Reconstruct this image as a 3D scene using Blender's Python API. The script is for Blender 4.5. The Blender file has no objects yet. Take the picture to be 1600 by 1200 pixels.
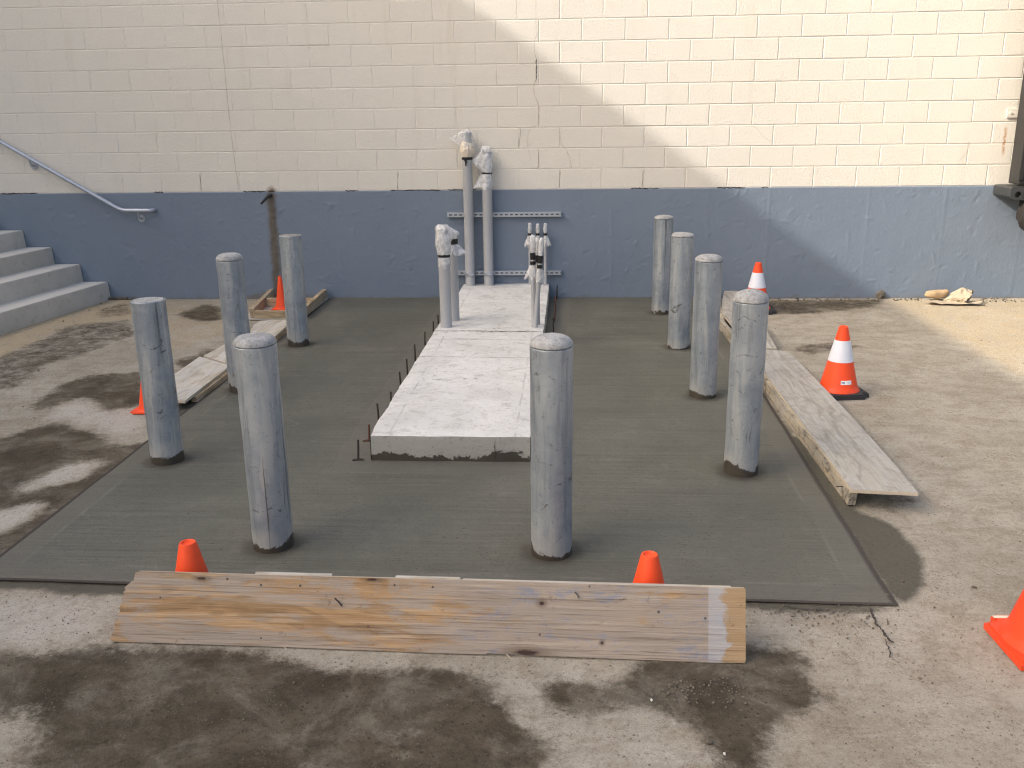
import bpy, bmesh, math, random
import numpy as np
from mathutils import Vector, Matrix, noise as mn
random.seed(7); rng = np.random.default_rng(7)
C = bpy.context.scene.collection
R = math.radians

# ------------------------------------------------------------------ survey
# camera solved from the vanishing points: origin under the camera, X along the wall, Y towards it, Z up (metres)
H, D, F = 1.8, 9.24, 1436.0
def _basis():
    def ray(x, y): return np.array([x-800., y-600., F])
    dn = ray(865, 5500); dn /= np.linalg.norm(dn)
    de = ray(890, 178); de -= dn*de.dot(dn); de /= np.linalg.norm(de)
    up = -dn; xr = np.cross(de, up); xr /= np.linalg.norm(xr)
    if xr[0] < 0: xr = -xr
    return np.array([xr, de, up])
ROT = _basis()
def G(px, py, z=0.0):
    d = ROT @ np.array([px-800., py-600., F]); t = (z-H)/d[2]
    return Vector((d[0]*t, d[1]*t, z))
def W(px, py, y=D):
    d = ROT @ np.array([px-800., py-600., F]); t = y/d[1]
    return Vector((d[0]*t, y, H+d[2]*t))

# ------------------------------------------------------------------ scene helpers
def link(o, parent=None):
    C.objects.link(o)
    if parent is not None: o.parent = parent
    return o
def tag(o, label=None, cat=None, group=None, kind=None):
    if label: o['label'] = label
    if cat: o['category'] = cat
    if group: o['group'] = group
    if kind: o['kind'] = kind
    return o
def thing(name, label, cat, loc=(0, 0, 0), rz=0.0, group=None):
    o = bpy.data.objects.new(name, None); o.empty_display_size = .1
    o.location = loc; o.rotation_euler = (0, 0, rz)
    return tag(link(o), label, cat, group)
def mesh(name, bm, mats, smooth=False, recalc=True):
    if recalc: bmesh.ops.recalc_face_normals(bm, faces=bm.faces)
    me = bpy.data.meshes.new(name); bm.to_mesh(me); bm.free()
    for m in (mats if isinstance(mats, (list, tuple)) else [mats]): me.materials.append(m)
    if smooth:
        me.polygons.foreach_set('use_smooth', [True]*len(me.polygons))
        if smooth != 'all':
            me.set_sharp_from_angle(angle=R(smooth if not isinstance(smooth, bool) else 38))
    return me
def obj(name, data, parent=None, loc=None, rot=None):
    o = bpy.data.objects.new(name, data)
    if loc is not None: o.location = loc
    if rot is not None: o.rotation_euler = rot
    return link(o, parent)
def box(bm, x0, x1, y0, y1, z0, z1, bev=0.0, seg=2, mi=0):
    vs = [bm.verts.new((x, y, z)) for z in (z0, z1) for y in (y0, y1) for x in (x0, x1)]
    fs = [bm.faces.new([vs[i] for i in q]) for q in ((0, 2, 3, 1), (4, 5, 7, 6), (0, 1, 5, 4), (2, 6, 7, 3), (0, 4, 6, 2), (1, 3, 7, 5))]
    for f in fs: f.material_index = mi
    if bev > 0:
        es = list({e for f in fs for e in f.edges})
        r = bmesh.ops.bevel(bm, geom=es, offset=bev, segments=seg, affect='EDGES', profile=.6)
        for f in r['faces']: f.material_index = mi
    return vs
def lathe(bm, prof, n=40, cx=0, cy=0, cap0=False, cap1=False, mi=0, jit=None):
    rings = []
    for k, (r, z) in enumerate(prof):
        rings.append([bm.verts.new((cx+r*math.cos(2*math.pi*i/n), cy+r*math.sin(2*math.pi*i/n), z+(jit(i, k) if jit else 0))) for i in range(n)])
    for a, b in zip(rings, rings[1:]):
        for i in range(n):
            f = bm.faces.new((a[i], a[(i+1) % n], b[(i+1) % n], b[i])); f.material_index = mi
    if cap0: bm.faces.new(rings[0][::-1]).material_index = mi
    if cap1: bm.faces.new(rings[-1]).material_index = mi
    return rings
def tube(bm, pts, rad, n=12, mi=0, caps=True):
    pts = [Vector(p) for p in pts]; rings = []
    for i, p in enumerate(pts):
        d = (pts[min(i+1, len(pts)-1)]-pts[max(i-1, 0)]).normalized()
        u = d.orthogonal().normalized() if i == 0 else (u-d*u.dot(d)).normalized()
        v = d.cross(u); r = rad[i] if isinstance(rad, (list, tuple)) else rad
        rings.append([bm.verts.new(p+(u*math.cos(2*math.pi*k/n)+v*math.sin(2*math.pi*k/n))*r) for k in range(n)])
    for a, b in zip(rings, rings[1:]):
        for i in range(n): bm.faces.new((a[i], a[(i+1) % n], b[(i+1) % n], b[i])).material_index = mi
    if caps:
        bm.faces.new(rings[0][::-1]).material_index = mi; bm.faces.new(rings[-1]).material_index = mi
def ribbon(bm, pts, w, off, mi, up, jag=0.0, sub=6):
    """thin crack face strip lying on a surface whose normal is `up`"""
    P = []
    for a, b in zip(pts, pts[1:]):
        for k in range(sub):
            P.append(a.lerp(b, k/sub))
    P.append(pts[-1]); L = []; n = len(P)
    for i, p in enumerate(P):
        d = (P[min(i+1, n-1)]-P[max(i-1, 0)]).normalized(); s = up.cross(d)
        j = s*random.uniform(-jag, jag); ww = w*random.uniform(.35, 1.25)*(0.35 if i in (0, n-1) else 1)
        q = p+up*off+j
        L.append((bm.verts.new(q-s*ww*.5), bm.verts.new(q+s*ww*.5)))
    for a, b in zip(L, L[1:]):
        bm.faces.new((a[0], b[0], b[1], a[1])).material_index = mi
def S(r, g, b):
    f = lambda c: (c/255/12.92 if c/255 <= .04045 else ((c/255+.055)/1.055)**2.4)
    return (f(r), f(g), f(b))

# ------------------------------------------------------------------ materials
class M:
    def __init__(s, name, rough=.8, metal=0.0, spec=.5):
        s.m = bpy.data.materials.new(name); s.m.use_nodes = True; s.t = s.m.node_tree
        s.b = s.t.nodes['Principled BSDF']; s.b.inputs['Roughness'].default_value = rough
        s.b.inputs['Metallic'].default_value = metal; s.b.inputs['Specular IOR Level'].default_value = spec
        s.tc = s.t.nodes.new('ShaderNodeTexCoord'); s.o = s.tc.outputs['Object']; s._r = None
    def put(s, sock, v):
        if hasattr(v, 'is_linked') or isinstance(v, bpy.types.NodeSocket): s.t.links.new(v, sock)
        elif isinstance(v, (tuple, list)):
            sock.default_value = tuple(v)+((1.0,) if len(v) == 3 and len(sock.default_value) == 4 else ())
        else: sock.default_value = v
    def rnd(s):
        if s._r is None: s._r = s.t.nodes.new('ShaderNodeObjectInfo').outputs['Random']
        return s._r
    def vec(s, scale=(1, 1, 1), loc=(0, 0, 0), rand=0.0, src=None):
        n = s.t.nodes.new('ShaderNodeMapping'); s.put(n.inputs['Vector'], src or s.o)
        n.inputs['Scale'].default_value = scale
        if rand:
            c = s.t.nodes.new('ShaderNodeCombineXYZ'); q = s.math('MULTIPLY', s.rnd(), rand)
            for i in range(3): s.put(c.inputs[i], q)
            s.put(n.inputs['Location'], c.outputs[0])
        else: n.inputs['Location'].default_value = loc
        return n.outputs[0]
    def noise(s, scale=5, detail=5, rough=.6, dist=0.0, v=None):
        n = s.t.nodes.new('ShaderNodeTexNoise'); s.put(n.inputs['Vector'], v if v is not None else s.o)
        n.inputs['Scale'].default_value = scale; n.inputs['Detail'].default_value = detail
        n.inputs['Roughness'].default_value = rough; n.inputs['Distortion'].default_value = dist
        return n.outputs['Fac']
    def voro(s, scale=5, v=None, feat='F1'):
        n = s.t.nodes.new('ShaderNodeTexVoronoi'); s.put(n.inputs['Vector'], v if v is not None else s.o); n.feature = feat
        n.inputs['Scale'].default_value = scale; return n.outputs['Distance']
    def math(s, op, a, b=0.0, c=0.0, clamp=False):
        n = s.t.nodes.new('ShaderNodeMath'); n.operation = op; n.use_clamp = clamp
        s.put(n.inputs[0], a); s.put(n.inputs[1], b); s.put(n.inputs[2], c); return n.outputs[0]
    def step(s, v, lo, hi):
        n = s.t.nodes.new('ShaderNodeMapRange'); n.interpolation_type = 'SMOOTHSTEP'; s.put(n.inputs[0], v)
        n.inputs[1].default_value = lo; n.inputs[2].default_value = hi; return n.outputs[0]
    def ramp(s, v, stops):
        n = s.t.nodes.new('ShaderNodeValToRGB'); s.put(n.inputs[0], v); e = n.color_ramp.elements
        while len(e) < len(stops): e.new(.5)
        for k, (p, c) in enumerate(stops): e[k].position = p; e[k].color = tuple(c)+(1,)
        return n.outputs[0]
    def mix(s, f, a, b, blend='MIX'):
        n = s.t.nodes.new('ShaderNodeMix'); n.data_type = 'RGBA'; n.blend_type = blend
        s.put(n.inputs[0], f); s.put(n.inputs[6], a); s.put(n.inputs[7], b); return n.outputs[2]
    def sep(s, v=None):
        n = s.t.nodes.new('ShaderNodeSeparateXYZ'); s.put(n.inputs[0], v or s.o); return n.outputs
    def attr(s, name):
        n = s.t.nodes.new('ShaderNodeAttribute'); n.attribute_name = name; return n.outputs['Fac']
    def bump(s, h, strength=.5, dist=.01, n0=None):
        n = s.t.nodes.new('ShaderNodeBump'); s.put(n.inputs['Height'], h); n.inputs['Strength'].default_value = strength
        n.inputs['Distance'].default_value = dist
        if n0 is not None: s.put(n.inputs['Normal'], n0)
        return n.outputs[0]
    def out(s, color=None, rough=None, normal=None, metal=None):
        if color is not None: s.put(s.b.inputs['Base Color'], color)
        if rough is not None: s.put(s.b.inputs['Roughness'], rough)
        if normal is not None: s.put(s.b.inputs['Normal'], normal)
        if metal is not None: s.put(s.b.inputs['Metallic'], metal)
        return s.m

def mat_ground():
    k = M('old_concrete', .92, spec=.18)
    wet, sand_sun, pale, slur = (k.attr(a) for a in ('wet', 'sand_sun', 'pale', 'slurry'))
    big = k.noise(1.1, 6, .66, .5); mid = k.noise(6, 7, .72, .3); fine = k.noise(55, 7, .86); mic = k.noise(190, 4, .8)
    streak = k.noise(1, 6, .7, .9, k.vec((2.0, 8, 1)))
    base = k.ramp(big, [(.28, (.275, .242, .187)), (.5, (.37, .336, .27)), (.72, (.455, .418, .35))])
    base = k.mix(k.math('MULTIPLY', k.step(mid, .42, .62), .55), base, (.245, .203, .148))
    base = k.mix(k.math('MULTIPLY', k.step(streak, .50, .64), .45), base, (.43, .39, .325))
    base = k.mix(k.math('MULTIPLY', sand_sun, k.step(mid, .2, .6)), base, (.45, .36, .23))
    pf = k.step(k.math('ADD', pale, k.math('MULTIPLY', k.math('SUBTRACT', k.noise(9, 7, .75, .5), .5), 1.5)), .30, .95)
    base = k.mix(pf, base, (.47, .43, .375))
    base = k.mix(k.math('MULTIPLY', k.step(k.noise(13, 7, .8, .8), .57, .70), .6), base, (.15, .12, .085))
    nw = k.math('ADD', k.math('MULTIPLY', k.math('SUBTRACT', mid, .5), 1.5), k.math('MULTIPLY', k.math('SUBTRACT', k.noise(24, 7, .85), .5), 1.7))
    wf = k.step(k.math('ADD', wet, k.math('MULTIPLY', nw, .75)), .18, .86)
    wf = k.math('MULTIPLY', wf, k.math('MULTIPLY_ADD', k.step(k.noise(3.2, 6, .7, .6), .68, .42), .35, .65))
    wcol = k.mix(k.step(k.noise(5, 7, .75, .5), .32, .70), (.034, .0255, .0140), (.088, .069, .044))
    base = k.mix(k.math('MULTIPLY', wf, .94), base, wcol)
    agg = k.step(k.voro(80), .20, .05)
    base = k.mix(k.math('MULTIPLY', agg, k.math('MULTIPLY', k.step(k.noise(7, 4, .7), .44, .62), k.math('MULTIPLY_ADD', wf, -.45, .6))), base, (.52, .47, .40))
    base = k.mix(k.math('MULTIPLY', k.step(fine, .53, .62), .5), base, k.mix(wf, (.15, .125, .09), (.03, .024, .017)))
    base = k.mix(k.math('MULTIPLY', k.step(fine, .47, .39), .38), base, k.mix(wf, (.50, .455, .385), (.105, .088, .065)))
    base = k.mix(k.math('MULTIPLY', k.step(mic, .57, .66), .6), base, (.07, .056, .04))
    pit = k.math('MULTIPLY', k.step(k.voro(42, k.vec((1, 1, 1), (3, 7, 0))), .26, .12), k.step(k.noise(5, 6, .8), .49, .60))
    base = k.mix(k.math('MULTIPLY', pit, .75), base, k.mix(wf, (.085, .068, .048), (.014, .011, .008)))
    pit2 = k.math('MULTIPLY', k.step(k.voro(90, k.vec((1, 1, 1), (1, 2, 0))), .27, .14), k.step(k.noise(9, 6, .8), .47, .57))
    base = k.mix(k.math('MULTIPLY', pit2, .6), base, k.mix(wf, (.12, .098, .07), (.018, .014, .01)))
    st2 = k.math('MULTIPLY', k.step(k.voro(70, k.vec((1, 1, 1), (9, 4, 0))), .24, .12), k.step(k.noise(6, 6, .8, .3, k.vec((1, 1, 1), (5, 5, 0))), .50, .60))
    base = k.mix(k.math('MULTIPLY', st2, .7), base, k.mix(wf, (.56, .52, .45), (.17, .145, .11)))
    sf = k.step(k.math('ADD', slur, k.math('MULTIPLY', nw, .42)), .25, .80)
    scol = k.mix(mid, (.074, .069, .051), (.120, .112, .088)); scol = k.mix(k.math('MULTIPLY', k.step(fine, .53, .62), .45), scol, (.045, .04, .03))
    base = k.mix(k.math('MULTIPLY', sf, .95), base, scol)
    h = k.math('ADD', k.math('MULTIPLY', fine, .9), k.math('ADD', k.math('MULTIPLY', mic, .5), k.math('MULTIPLY', mid, 1.3)))
    rough = k.math('SUBTRACT', .95, k.math('MULTIPLY', wf, .12))
    return k.out(base, rough, k.bump(h, .9, .008))
def mat_slab(posts):
    k = M('fresh_concrete', .75, spec=.35)
    x, y, z = k.sep()
    broom = k.noise(1, 5, .7, .15, k.vec((1.2, 75, 1))); broom2 = k.noise(1, 4, .6, .3, k.vec((.8, 16, 1)))
    mot = k.noise(1.6, 5, .6, .5); fine = k.noise(120, 3, .7)
    col = k.ramp(mot, [(.3, (.088, .088, .069)), (.52, (.108, .108, .086)), (.72, (.136, .134, .109))])
    col = k.mix(k.math('MULTIPLY', k.step(broom, .48, .62), k.math('MULTIPLY_ADD', k.step(k.noise(1.8, 4, .6), .35, .65), .4, .1)), col, (.165, .155, .13))
    col = k.mix(k.math('MULTIPLY', k.step(broom, .46, .34), .35), col, (.055, .051, .041))
    ds = k.noise(1, 5, .75, .3, k.vec((14, 70, 1))); col = k.mix(k.math('MULTIPLY', k.step(ds, .57, .66), .6), col, (.05, .046, .037))
    col = k.mix(k.math('MULTIPLY', k.step(broom2, .5, .7), .35), col, (.07, .064, .052))
    col = k.mix(k.math('MULTIPLY', k.step(k.noise(95, 6, .85), .53, .63), .6), col, (.04, .036, .029))
    col = k.mix(k.math('MULTIPLY', k.step(k.noise(6, 7, .8, .8), .54, .66), .35), col, (.17, .16, .135))
    col = k.mix(k.math('MULTIPLY', k.step(k.noise(34, 3, .6), .68, .74), .6), col, (.04, .037, .032))
    ps = k.math('MULTIPLY', k.step(k.voro(60, k.vec((.55, 1, 1), (3, 7, 0))), .24, .12), k.step(k.noise(7, 6, .8), .48, .58)); col = k.mix(k.math('MULTIPLY', ps, .75), col, (.032, .029, .023))
    # trowelled border: thin pale ridge left by the edging tool 0.13 m inside the edges
    xr = k.math('SUBTRACT', k.math('MULTIPLY_ADD', y, .0175, 1.176), x)
    yf = k.math('SUBTRACT', y, k.math('MULTIPLY_ADD', x, -.0195, 3.212))
    xl = k.math('ADD', x, 2.43)
    d = k.math('MINIMUM', xl, k.math('MINIMUM', xr, yf))
    d = k.math('ADD', d, k.math('MULTIPLY', k.math('SUBTRACT', k.noise(2.5, 3), .5), .02))
    line = k.step(k.math('ABSOLUTE', k.math('SUBTRACT', d, .125)), .016, .0)
    line = k.math('MULTIPLY', line, k.step(k.noise(3, 4, .6), .40, .6))
    col = k.mix(k.math('MULTIPLY', line, .30), col, (.22, .205, .17))
    band = k.step(d, .13, .11); col = k.mix(k.math('MULTIPLY', band, .45), col, (.122, .113, .094))
    dx = k.math('ADD', x, .63); isl = k.math('MAXIMUM', k.math('SUBTRACT', k.math('ABSOLUTE', dx), .45), k.math('SUBTRACT', 4.62, y))
    isl = k.math('ADD', isl, k.math('MULTIPLY', k.math('SUBTRACT', k.noise(3, 4), .5), .05))
    col = k.mix(k.math('MULTIPLY', k.step(isl, .20, .17), .5), col, (.125, .116, .098))
    iline = k.math('MULTIPLY', k.step(k.math('ABSOLUTE', k.math('SUBTRACT', isl, .185)), .008, .002), k.step(k.noise(4, 3), .42, .6))
    col = k.mix(k.math('MULTIPLY', iline, .2), col, (.20, .185, .155))
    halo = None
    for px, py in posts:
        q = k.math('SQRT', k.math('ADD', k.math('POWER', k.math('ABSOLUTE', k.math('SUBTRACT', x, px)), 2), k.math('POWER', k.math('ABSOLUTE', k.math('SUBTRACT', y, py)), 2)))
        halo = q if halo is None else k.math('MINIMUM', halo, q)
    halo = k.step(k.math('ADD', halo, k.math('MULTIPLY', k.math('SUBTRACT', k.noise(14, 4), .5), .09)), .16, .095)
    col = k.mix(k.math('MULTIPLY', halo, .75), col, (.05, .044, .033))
    h = k.math('ADD', k.math('MULTIPLY', broom, .9), k.math('ADD', k.math('MULTIPLY', fine, .45), k.math('MULTIPLY', k.noise(9, 6, .75), 1.2)))
    return k.out(col, k.math('MULTIPLY_ADD', mot, .3, .55), k.bump(h, .8, .006))
def mat_block():
    k = M('cream_paint', .62, spec=.35)
    x, y, z = k.sep()
    big = k.noise(.8, 4, .5); tex = k.noise(62, 4, .62, .5); fine = k.noise(170, 2, .5)
    col = k.mix(big, (.665, .62, .535), (.715, .675, .595))
    st = k.noise(1, 5, .6, .3, k.vec((5, 1, .7)))
    col = k.mix(k.math('MULTIPLY', k.step(st, .56, .75), .25), col, (.55, .47, .37))
    # rust weep below the anchor plate at the right, and dirty brown splash at the drain stub
    rx = k.math('ABSOLUTE', k.math('SUBTRACT', x, 4.10)); rz = k.math('MULTIPLY', k.step(z, 1.35, 1.42), k.step(z, 1.66, 1.58))
    rust = k.math('MULTIPLY', k.math('MULTIPLY', k.step(rx, .022, .002), rz), k.step(k.noise(30, 4), .3, .62))
    col = k.mix(rust, col, (.42, .20, .06))
    r2 = k.math('SQRT', k.math('ADD', k.math('POWER', k.math('ABSOLUTE', k.math('ADD', x, 2.985)), 2), k.math('POWER', k.math('ABSOLUTE', k.math('SUBTRACT', z, 1.085)), 2)))
    col = k.mix(k.step(k.math('ADD', r2, k.math('MULTIPLY', k.noise(30, 4), .06)), .11, .035), col, (.16, .10, .05))
    h = k.math('ADD', tex, k.math('MULTIPLY', fine, .5))
    return k.out(col, .6, k.bump(h, .6, .009))
def mat_base():
    k = M('blue_grey_paint', .55, spec=.4)
    st = k.attr('stain'); gr = k.attr('grime')
    big = k.noise(1.2, 5, .6); tex = k.noise(45, 4, .6)
    col = k.mix(big, (.152, .190, .242), (.184, .222, .274))
    col = k.mix(k.math('MULTIPLY', k.step(k.noise(22, 5, .7), .66, .72), .35), col, (.36, .37, .39))
    g = k.step(k.math('ADD', gr, k.math('MULTIPLY', k.math('SUBTRACT', k.noise(10, 5), .5), .8)), .35, .8)
    col = k.mix(k.math('MULTIPLY', g, .75), col, (.15, .135, .11))
    s2 = k.step(k.math('ADD', st, k.math('MULTIPLY', k.math('SUBTRACT', k.noise(11, 6, .75, .8), .5), 1.3)), .12, .95)
    col = k.mix(k.math('MULTIPLY', s2, .93), col, k.mix(k.noise(9, 4, .7), (.03, .024, .018), (.20, .165, .12)))
    return k.out(col, k.math('MULTIPLY_ADD', s2, .3, .52), k.bump(k.math('ADD', tex, k.math('MULTIPLY', k.noise(11, 4), 1.0)), .45, .006))
def mat_plain_concrete(name, c0, c1, dark, scale=1.0, bumpd=.004, bottom=None):
    k = M(name, .85, spec=.3)
    big = k.noise(2.2*scale, 6, .65, .5); mid = k.noise(14*scale, 5, .65); fine = k.noise(110, 3, .7)
    col = k.mix(k.step(big, .3, .7), c0, c1)
    col = k.mix(k.math('MULTIPLY', k.step(mid, .56, .68), .4), col, dark)
    col = k.mix(k.math('MULTIPLY', k.step(fine, .60, .70), .35), col, dark)
    h = k.math('ADD', mid, k.math('MULTIPLY', fine, .4))
    return k, col, h
def mat_plinth():
    k, col, h = mat_plain_concrete('plinth_concrete', (.54, .53, .50), (.66, .65, .62), (.40, .385, .35), 1.0)
    x, y, z = k.sep()
    pit = k.step(k.voro(24), .09, .03); pm = k.math('MULTIPLY', pit, k.step(k.noise(3, 3), .5, .62))
    col = k.mix(k.math('MULTIPLY', pm, .8), col, (.12, .11, .095))
    tan = k.step(k.noise(2.8, 6, .72, 1.0), .60, .74); col = k.mix(k.math('MULTIPLY', tan, .6), col, (.42, .37, .29))
    gp = k.step(k.noise(5.5, 8, .82, .9), .52, .64); col = k.mix(k.math('MULTIPLY', gp, .6), col, (.33, .315, .285))
    gq = k.step(k.noise(22, 7, .85, .6), .54, .63); col = k.mix(k.math('MULTIPLY', gq, .55), col, (.27, .255, .225))
    scr = k.noise(1, 6, .75, 1.2, k.vec((7, 26, 7))); col = k.mix(k.math('MULTIPLY', k.step(scr, .58, .68), .45), col, (.42, .40, .37))
    col = k.mix(k.math('MULTIPLY', k.step(scr, .42, .32), .5), col, (.72, .715, .70))
    # tool-marked border lines
    for c, axis, a, b in ((-.965, x, 4.6, 9.3), (-.285, x, 4.6, 9.3)):
        l = k.step(k.math('ABSOLUTE', k.math('ADD', k.math('SUBTRACT', axis, c), k.math('MULTIPLY', k.math('SUBTRACT', k.noise(3, 4), .5), .03))), .009, .001)
        l = k.math('MULTIPLY', l, k.step(k.noise(5, 3), .42, .58)); col = k.mix(k.math('MULTIPLY', l, .5), col, (.30, .28, .25))
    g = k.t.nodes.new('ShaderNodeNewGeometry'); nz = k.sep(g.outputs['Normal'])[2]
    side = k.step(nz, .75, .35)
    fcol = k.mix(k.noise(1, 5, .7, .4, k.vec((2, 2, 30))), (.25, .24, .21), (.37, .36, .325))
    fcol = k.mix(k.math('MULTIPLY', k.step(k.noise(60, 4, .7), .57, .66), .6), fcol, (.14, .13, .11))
    col = k.mix(side, col, fcol)  # side faces get a darker formed concrete, part of their shade painted in
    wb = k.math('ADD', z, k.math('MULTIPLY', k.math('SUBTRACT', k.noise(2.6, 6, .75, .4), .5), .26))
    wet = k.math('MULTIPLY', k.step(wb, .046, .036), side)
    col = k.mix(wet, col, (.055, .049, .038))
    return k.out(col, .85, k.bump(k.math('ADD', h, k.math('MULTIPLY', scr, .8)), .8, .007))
def mat_steps():
    k, col, h = mat_plain_concrete('step_concrete', (.42, .385, .325), (.52, .48, .415), (.30, .27, .22), .8)
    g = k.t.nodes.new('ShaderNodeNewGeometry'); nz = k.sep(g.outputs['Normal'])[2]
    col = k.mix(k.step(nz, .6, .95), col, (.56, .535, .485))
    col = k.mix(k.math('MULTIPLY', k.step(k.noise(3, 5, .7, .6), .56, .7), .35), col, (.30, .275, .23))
    return k.out(col, .85, k.bump(h, .35, .003))
def mat_pipe():
    k = M('galvanised_steel', .5, .5, .45)
    v = k.vec((1, 1, 1), rand=23); x, y, z = k.sep()
    st = k.noise(1, 6, .7, .35, k.vec((16, 16, 1.6), rand=31)); sp = k.noise(11, 7, .75, .5, v); big = k.noise(3.2, 5, .62, .5, v)
    col = k.ramp(big, [(.28, (.205, .238, .275)), (.5, (.285, .32, .352)), (.72, (.395, .422, .435))])
    col = k.mix(k.math('MULTIPLY', k.step(sp, .42, .64), .28), col, (.44, .46, .465))
    col = k.mix(k.math('MULTIPLY', k.step(st, .51, .64), .6), col, (.17, .19, .215))
    col = k.mix(k.math('MULTIPLY', k.step(st, .47, .36), .5), col, (.52, .52, .49))
    col = k.mix(k.math('MULTIPLY', k.step(k.noise(26, 7, .8, 1.0, v), .56, .66), .6), col, (.15, .15, .145))
    dr = k.noise(1, 4, .6, .5, k.vec((30, 30, .6), rand=57)); col = k.mix(k.math('MULTIPLY', k.step(dr, .645, .66), .75), col, (.09, .085, .078))
    sc = k.noise(1, 6, .75, 1.4, k.vec((10, 10, 15), rand=71)); col = k.mix(k.math('MULTIPLY', k.step(sc, .615, .655), .8), col, (.085, .08, .072))
    sc2 = k.noise(1, 5, .7, .6, k.vec((26, 26, 5), rand=88)); col = k.mix(k.math('MULTIPLY', k.step(sc2, .64, .68), .7), col, (.10, .095, .085))
    pale = k.noise(1, 6, .75, .8, k.vec((6, 6, 3), rand=93)); col = k.mix(k.math('MULTIPLY', k.step(pale, .58, .70), .4), col, (.48, .465, .42))
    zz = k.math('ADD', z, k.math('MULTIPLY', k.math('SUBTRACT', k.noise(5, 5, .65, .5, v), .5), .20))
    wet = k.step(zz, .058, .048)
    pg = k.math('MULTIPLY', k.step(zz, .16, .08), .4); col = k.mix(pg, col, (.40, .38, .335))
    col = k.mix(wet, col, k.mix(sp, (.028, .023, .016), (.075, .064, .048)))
    metal = k.math('MULTIPLY', k.math('SUBTRACT', 1.0, k.math('MAXIMUM', wet, pg)), .5)
    return k.out(col, k.math('MULTIPLY_ADD', sp, .30, .36), k.bump(k.math('ADD', k.math('ADD', sp, k.math('MULTIPLY', wet, 1.5)), k.noise(60, 3, .6, .0, v)), .25, .004), metal)
def mat_cap(name, c0, c1, d):
    k = M(name, .9, spec=.3); v = k.vec((1, 1, 1), rand=17)
    col = k.mix(k.step(k.noise(12, 5, .65, .3, v), .35, .65), c0, c1)
    col = k.mix(k.math('MULTIPLY', k.step(k.noise(75, 7, .85, .6, v), .49, .62), .85), col, d)
    return k.out(col, .9, k.bump(k.math('ADD', k.noise(40, 4, .7, 0, v), k.noise(130, 2, .6, 0, v)), .4, .004))
def mat_cone(name='orange_plastic', col=(.90, .072, .020), dirt=.32):
    k = M(name, .48, spec=.28); v = k.vec((1, 1, 1), rand=19)
    c = k.mix(k.noise(6, 4, .6, 0, v), col, (col[0]*.9, col[1]*1.25, col[2]*1.1))
    c = k.mix(k.math('MULTIPLY', k.step(k.noise(9, 7, .82, .8, v), .53, .66), dirt), c, (.17, .10, .07))
    return k.out(c, .48, k.bump(k.noise(40, 3, .6, 0, v), .1, .002))
def simple(name, col, rough=.6, metal=0.0, var=.15, bump=.15, scale=20, spec=.4, rand=0):
    k = M(name, rough, metal, spec); v = k.vec((1, 1, 1), rand=rand or 1e-3)
    n = k.noise(scale, 5, .65, .3, v)
    c = k.mix(n, tuple(x*(1-var) for x in col), tuple(min(1, x*(1+var)) for x in col))
    return k.out(c, rough, k.bump(k.noise(scale*2.5, 4, .65, 0, v), bump, .003))
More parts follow.
